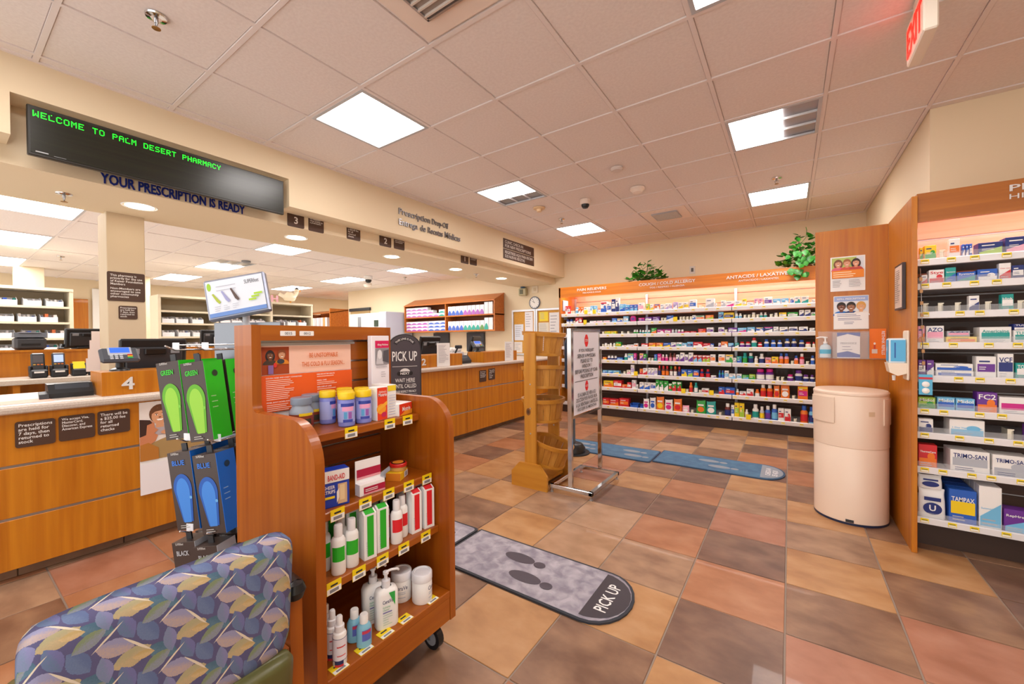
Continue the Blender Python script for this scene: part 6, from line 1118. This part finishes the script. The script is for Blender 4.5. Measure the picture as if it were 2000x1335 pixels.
t = thing('label_printer', 'black label printer on the inner counter panel', 'printer', (-6.08, .56, 1.176)); MB().box(-.11, .11, -.1, .1, 0, .12, paint('3c3e44', .4), .02).build('body', t); MB().prism([(-.11, .12), (.11, .12), (.09, .165), (-.08, .165)], 'y', -.1, .1, paint('5a5e66', .35)).build('lid', t); MB().box(.1, .116, -.06, .06, .04, .06, BLACK).build('slot', t); MB().box(-.05, .1, -.07, .07, .165, .168, paint('dfe6f4', .4)).build('label_roll', t)
monitor(-6.08, .95, 1.176, .2, .34, .2, 'dark monitor left of the tan column', 6, .01); monitor(-6.13, 2.12, 1.176, .0, .34, .2, 'dark monitor behind the white carton', 6, .01)
t = thing('parts_carton', 'white carton with orange tape on inner counter', 'box', (-5.93-.12, 2.2, 1.176), 0); t.location = (-5.985, 2.2, 1.176); MB().box(-.05, .05, -.13, .13, 0, .12, WHITE, .002).build('carton', t); MB().box(.05, .0512, -.13, .13, 0, .015, paint('d9783a', .5)).box(.05, .0514, .0, .06, .05, .12, paint('f0a81c', .5)).build('tape', t); mb = MB(); mb.lathe([(0, .118), (.07, .12), (.08, .14), (.04, .165), (0, .17)], WHITE, (0, -.02, 0), 14, sx=.6, sy=1.2); mb.build('paper_wad', t)
b = MB()
for k in range(4): b.box(-.004*k-.003, -.004*k-.001, -.06+.012*k, .05-.006*k, .075*k, .075*k+.11, paint('f4e4e2', .6))
tag(b.build('paper_notes', None, (-4.785, .80, 1.0)), 'stack of pale notes beside the tan column', 'papers')
b = MB().lathe([(.05, 0), (.055, .09), (.057, .095)], paint('e6e2e4', .3, 0, 0, None, .8), seg=16); b.lathe([(.045, .08), (.03, .11), (0, .115)], paint('f0d8c8', .5), seg=12); tag(b.build('paper_cup', None, (-5.99, 1.19, 1.176)), 'clear cup of tissues at the column foot', 'cup')
b = MB().box(-.05, .05, -.02, .02, 0, .018, paint('30343a', .4), .006); b.tube([(0, 0, .015), (0, .01, .05)], .018, BLACK, 8); tag(b.build('hand_scanner', None, (-6.05, .76, 1.176)), 'small black scanner on inner counter panel', 'scanner')
# dispensing machine
t = thing('dispensing_machine', 'large white and grey dispensing machine by the back wall', 'machine', (0, 0, 0))
MB().box(-9.45, -8.05, 6.25, 6.9, 1.45, 1.9, paint('f2f0ea', .35), .01).build('upper_cabinet', t); MB().box(-8.04, -7.78, 6.1, 6.9, 0, 1.9, paint('c3c8d6', .4), .01).build('side_cabinet', t); MB().box(-9.45, -8.05, 6.3, 6.9, 0, 1.38, paint('dcd8cc', .4), .01).build('lower_cabinet', t); MB().box(-9.5, -8.03, 6.15, 6.9, 1.39, 1.445, DARK, .01).build('shelf_band', t)
for a, b_, z0, z1, m in ((-9.08, -8.95, 1.47, 1.82, GREY), (-8.42, -8.26, 1.56, 1.72, paint('3a4a40', .3))): MB().box(a, b_, 6.235, 6.25, z0, z1, m, .004).build('panel', t)
for k in range(2): MB().box(-8.02+k*.11, -7.93+k*.11, 6.09, 6.1, .98, 1.18, paint('8d93a2', .4)).build('vent_grille', t)
t = thing('desk_printer', 'white desk printer beside the pick up sign', 'printer', (-5.4, 4.25, .0)); MB().box(-.2, .2, -.2, .2, 0, .86, WOOD_C).build('stand', t); MB().box(-.2, .2, -.22, .22, .861, 1.16, paint('e6e0d2', .4), .02).build('body', t); MB().box(-.19, .205, -.2, .2, 1.16, 1.2, DARK, .01).build('tray', t); MB().box(.2, .21, -.15, .15, .95, .99, DARK).build('slot', t)
mb = MB().box(-10.45, -9.5, 6.90, 6.95, 2.05, 2.13, DARK); mb.box(-10.42, -9.53, 6.93, 6.948, 0, 2.06, paint('b89a68', .5)); struct(mb.build('door_2'), 'dark framed doorway on the back wall behind the machine', 'door')
# book cabinet far left of that wall
t = thing('wall_cabinet', 'open wooden cabinet with binders at the far corner', 'cabinet', (0, 0, 0)); MB().prism([(6.5, 2.0), (7.3, 2.15), (7.3, 2.17), (6.48, 2.02)], 'x', -12.6, -10.75, WOOD_CAB).build('top', t)
MB().box(-10.78, -10.75, 6.5, 7.3, .9, 2.14, WOOD_CAB).build('side', t); MB().box(-12.6, -12.57, 6.5, 7.3, .9, 2.05, WOOD_CAB).build('side', t); MB().box(-12.57, -10.78, 7.27, 7.3, .9, 2.1, WOOD_CAB).build('back', t); MB().box(-12.57, -10.78, 6.52, 7.27, 1.56, 1.59, WOOD_CAB).build('shelf', t)
for k in range(8): c = ('e8e6ea', 'f2f0f0', 'd4d0d6', 'f4f2f0', 'c9c4cc', 'f0eef2', 'f2a06a', 'f4f2f0')[k]; b = MB().box(-11.95+k*.11, -11.86+k*.11, 6.6, 6.9, 1.591, 1.90, paint(c, .5), .003); tag(b.build('binder'), f'pale binder in the far corner cabinet, {ORD[k+1]} from left', 'binder', 'binders in the corner cabinet')
# wall cabinet with glove boxes
t = thing('wall_cabinet', 'orange wooden wall cabinet with slanted top holding glove boxes', 'cabinet', (0, 0, 0)); x0, x1, yf, yb, z0, z1 = -7.73, -4.97, 6.6, 6.94, 1.40, 2.05
MB().box(x0, x1, yf, yb, z0, z0+.03, WOOD_CAB).build('bottom', t); MB().box(x0, x1, yf+.01, yb, 1.735, 1.76, WOOD_CAB).build('shelf', t); MB().prism([(yf-.01, z1), (yb, z1+.16), (yb, z1+.135), (yf-.01, z1-.025)], 'x', x0, x1, WOOD_CAB).build('slanted_top', t); MB().box(x0+.02, x1-.02, yb-.012, yb, z0+.03, z1+.14, paint('8d4a1c', .5)).build('back', t)
for x in (x0, -6.37, x1-.025): MB().prism([(yf, z0+.03), (yb-.013, z0+.03), (yb-.013, z1+.13), (yf, z1-.01)], 'x', x, x+.025, WOOD_CAB).build('side', t)
def gbox(x, z, w, h, c, label, y=6.63):
    b = MB().box(-w/2, w/2, 0, .12, 0, h, paint('eceaf0', .4), .002); fr = Fr((-w/2, -.0003, 0), (1, 0, 0), (0, 0, 1)); art(b, fr, [('p', [(0, 0)]+[(w*k/8, h*(.2+.35*math.sin(math.pi*k/8))) for k in range(9)]+[(w, 0)], c)]); tag(b.build('glove_box', None, (x, y, z)), label, 'box', 'glove boxes in the wall cabinet')
for row, (zb, cols) in enumerate(((1.7605, (('c07ac4', 4), ('c07ac4', 3))), (1.4305, (('b860bc', 3), ('4a6cc8', 3))))):
    if row == 0: cfg = [(-7.6+k*.185, 'c07ac4', 3 if k < 4 else 2 if k == 4 else 1) for k in range(6)]+[(-6.5, '3aa89a', 2)]
    else: cfg = [(-7.6+k*.185, 'b860bc', 3) for k in range(4)]+[(-6.84+k*.19, '4a6cc8', 3) for k in range(3)]
    for n, (x, c, q) in enumerate(cfg):
        for v in range(q): gbox(x, zb+v*.076, .18, .075, c, f"{'lilac' if c != '4a6cc8' and c != '3aa89a' else 'blue' if c == '4a6cc8' else 'teal'} glove box, {ORD[n+1]} column, {ORD[v+1]} from below, {('upper','lower')[row]} left cabinet shelf")
for row, zb in enumerate((1.7605, 1.4305)):
    for k in range(11):
        c = ('4a6cc8', '4a6cc8', '4a6cc8', '4a6cc8', 'a862b8', 'a862b8', 'a862b8', 'a862b8', 'a862b8', 'e8e6ea', 'e8e6ea')[k] if row == 0 else ('4a6cc8', '4a6cc8', '4a6cc8', '4a6cc8', '3aa89a', '3aa89a', '3aa89a', '3aa89a', '6a9a5a', '3aa89a', 'e8e6ea')[k]
        gbox(-6.25+k*.115, zb, .105, .2 if k < 9 else .25, c, f"upright narrow glove box, {ORD[k+1]} from left on {('upper','lower')[row]} right cabinet shelf")
# bulletin boards, clock, alarm light
t = thing('bulletin_board', 'glass-fronted bulletin board in two metal frames on back wall', 'bulletin board', (0, 0, 0)); AL = paint('d4d6dc', .3, .6)
for a, b_ in ((-4.76, -4.19), (-4.18, -3.62)):
    for q in ((a, b_, 1.79, 1.825), (a, b_, .90, .935), (a, a+.035, .935, 1.79), (b_-.035, b_, .935, 1.79)): MB().box(q[0], q[1], 6.91, 6.949, q[2], q[3], AL).build('frame_bar', t)
    MB().box(a+.035, b_-.035, 6.935, 6.949, .935, 1.79, noisy('cork', 'c98e30', 'd9a24a', (1, 1, 1), 60, 4, .8)).build('cork', t)
sh = [(-4.71, 1.20, .22, .33, 'dfe4f0'), (-4.45, 1.38, .19, .40, 'eceaf0'), (-4.72, .95, .2, .22, 'ece4dc'), (-4.46, 1.0, .18, .34, 'e4e2e8'), (-4.11, 1.58, .2, .18, 'f2dc3a'), (-4.13, 1.33, .24, .22, 'e9e2d2'), (-3.88, 1.24, .22, .50, 'ececee'), (-4.13, .97, .25, .33, 'e4e6ea'), (-3.87, .95, .2, .27, 'f0eef2')]
for n, (x, z, w, h, c) in enumerate(sh):
    b = MB().box(x, x+w, 6.933, 6.9348, z, z+h, paint(c, .6)); lines(b, Fr((x, 6.933, z), (1, 0, 0), (0, 0, 1)), w*.12, h*.85, w*.7, 6, h*.12, h*.03, 'a8a8b4', n); tag(b.build('pinned_paper'), ('yellow' if c == 'f2dc3a' else 'pale')+f' paper pinned on bulletin board, {ORD[n+1]} counting by columns', 'paper', 'papers on the bulletin board')
t = thing('wall_clock', 'round wall clock with grey rim above the bulletin board', 'clock', (-4.215, 6.949, 1.955)); T = Matrix.Rotation(math.pi/2, 4, 'X'); b = MB(); b.T = T; b.lathe([(.125, 0), (.125, .025), (.118, .032), (.108, .026)], paint('6a7488', .35), seg=36, caps=False); b.build('rim', t); b = MB(); b.T = T; b.lathe([(.11, .022), (.001, .0221)], WHITE, seg=36); b.build('face', t)
for ang_, L, w in ((-150, .06, .007), (-120, .085, .005)): b = MB(); b.T = Matrix.Rotation(math.radians(ang_), 4, 'Y'); b.box(-.01, L, -.0245, -.023, -w/2, w/2, BLACK); b.build('hand', t)
b = MB()
for k in range(12): a = math.pi*k/6; b.box(.092*math.cos(a)-.005, .092*math.cos(a)+.005, -.0245, -.0232, .092*math.sin(a)-.005, .092*math.sin(a)+.005, BLACK)
b.build('hour_marks', t)
t = thing('alarm_strobe', 'small beige alarm unit with a blue top left of the clock', 'alarm', (-4.47, 6.949, 2.2)); MB().box(-.09, .09, -.09, 0, -.09, .06, paint('b9b08c', .5), .015).build('body', t); MB().lathe([(.05, 0), (.05, .06), (.03, .09), (0, .1)], paint('4a6a8a', .3), (0, -.05, .06), 16).build('beacon', t); MB().box(-.05, .02, -.1, -.09, -.06, .03, paint('6a6a50', .5)).build('grille', t)
b = MB().box(-.07, .07, -.012, 0, -.07, .07, paint('e6d8c0', .5), .004); b.box(-.03, .03, -.018, -.01, -.03, .03, paint('d4c2a4', .5), .004); tag(b.build('wall_plate', None, (-4.21, 6.949, 2.22)), 'square beige wall plate above the clock', 'plate')
for x, l in ((-6.8, 'dark equipment panel under the wall cabinet left part'), (-5.75, 'dark equipment panel under the wall cabinet right part')): b = MB().box(-.25, .25, -.05, 0, 0, .42, paint('3a3a40', .4), .005); tag(b.build('equipment_panel', None, (x, 6.949, .96)), l, 'panel')
t = thing('back_counter', 'work counter along the back wall below the wall cabinet', 'counter', (0, 0, 0)); MB().box(-7.7, -4.9, 6.3, 6.94, .88, .925, SOLID, .004).build('worktop', t); MB().box(-7.68, -4.92, 6.34, 6.94, 0, .88, WOOD_C).build('cabinet', t)
b = MB().box(-.09, .09, -.12, .12, 0, .14, paint('e8e4e8', .3, 0, 0, None, .8), .01); b.box(-.07, .07, -.1, .1, .14, .2, WHITE, .02); tag(b.build('supply_box', None, (-3.80, 4.10, .9255)), 'clear box of white papers behind the numbered ledge', 'box')
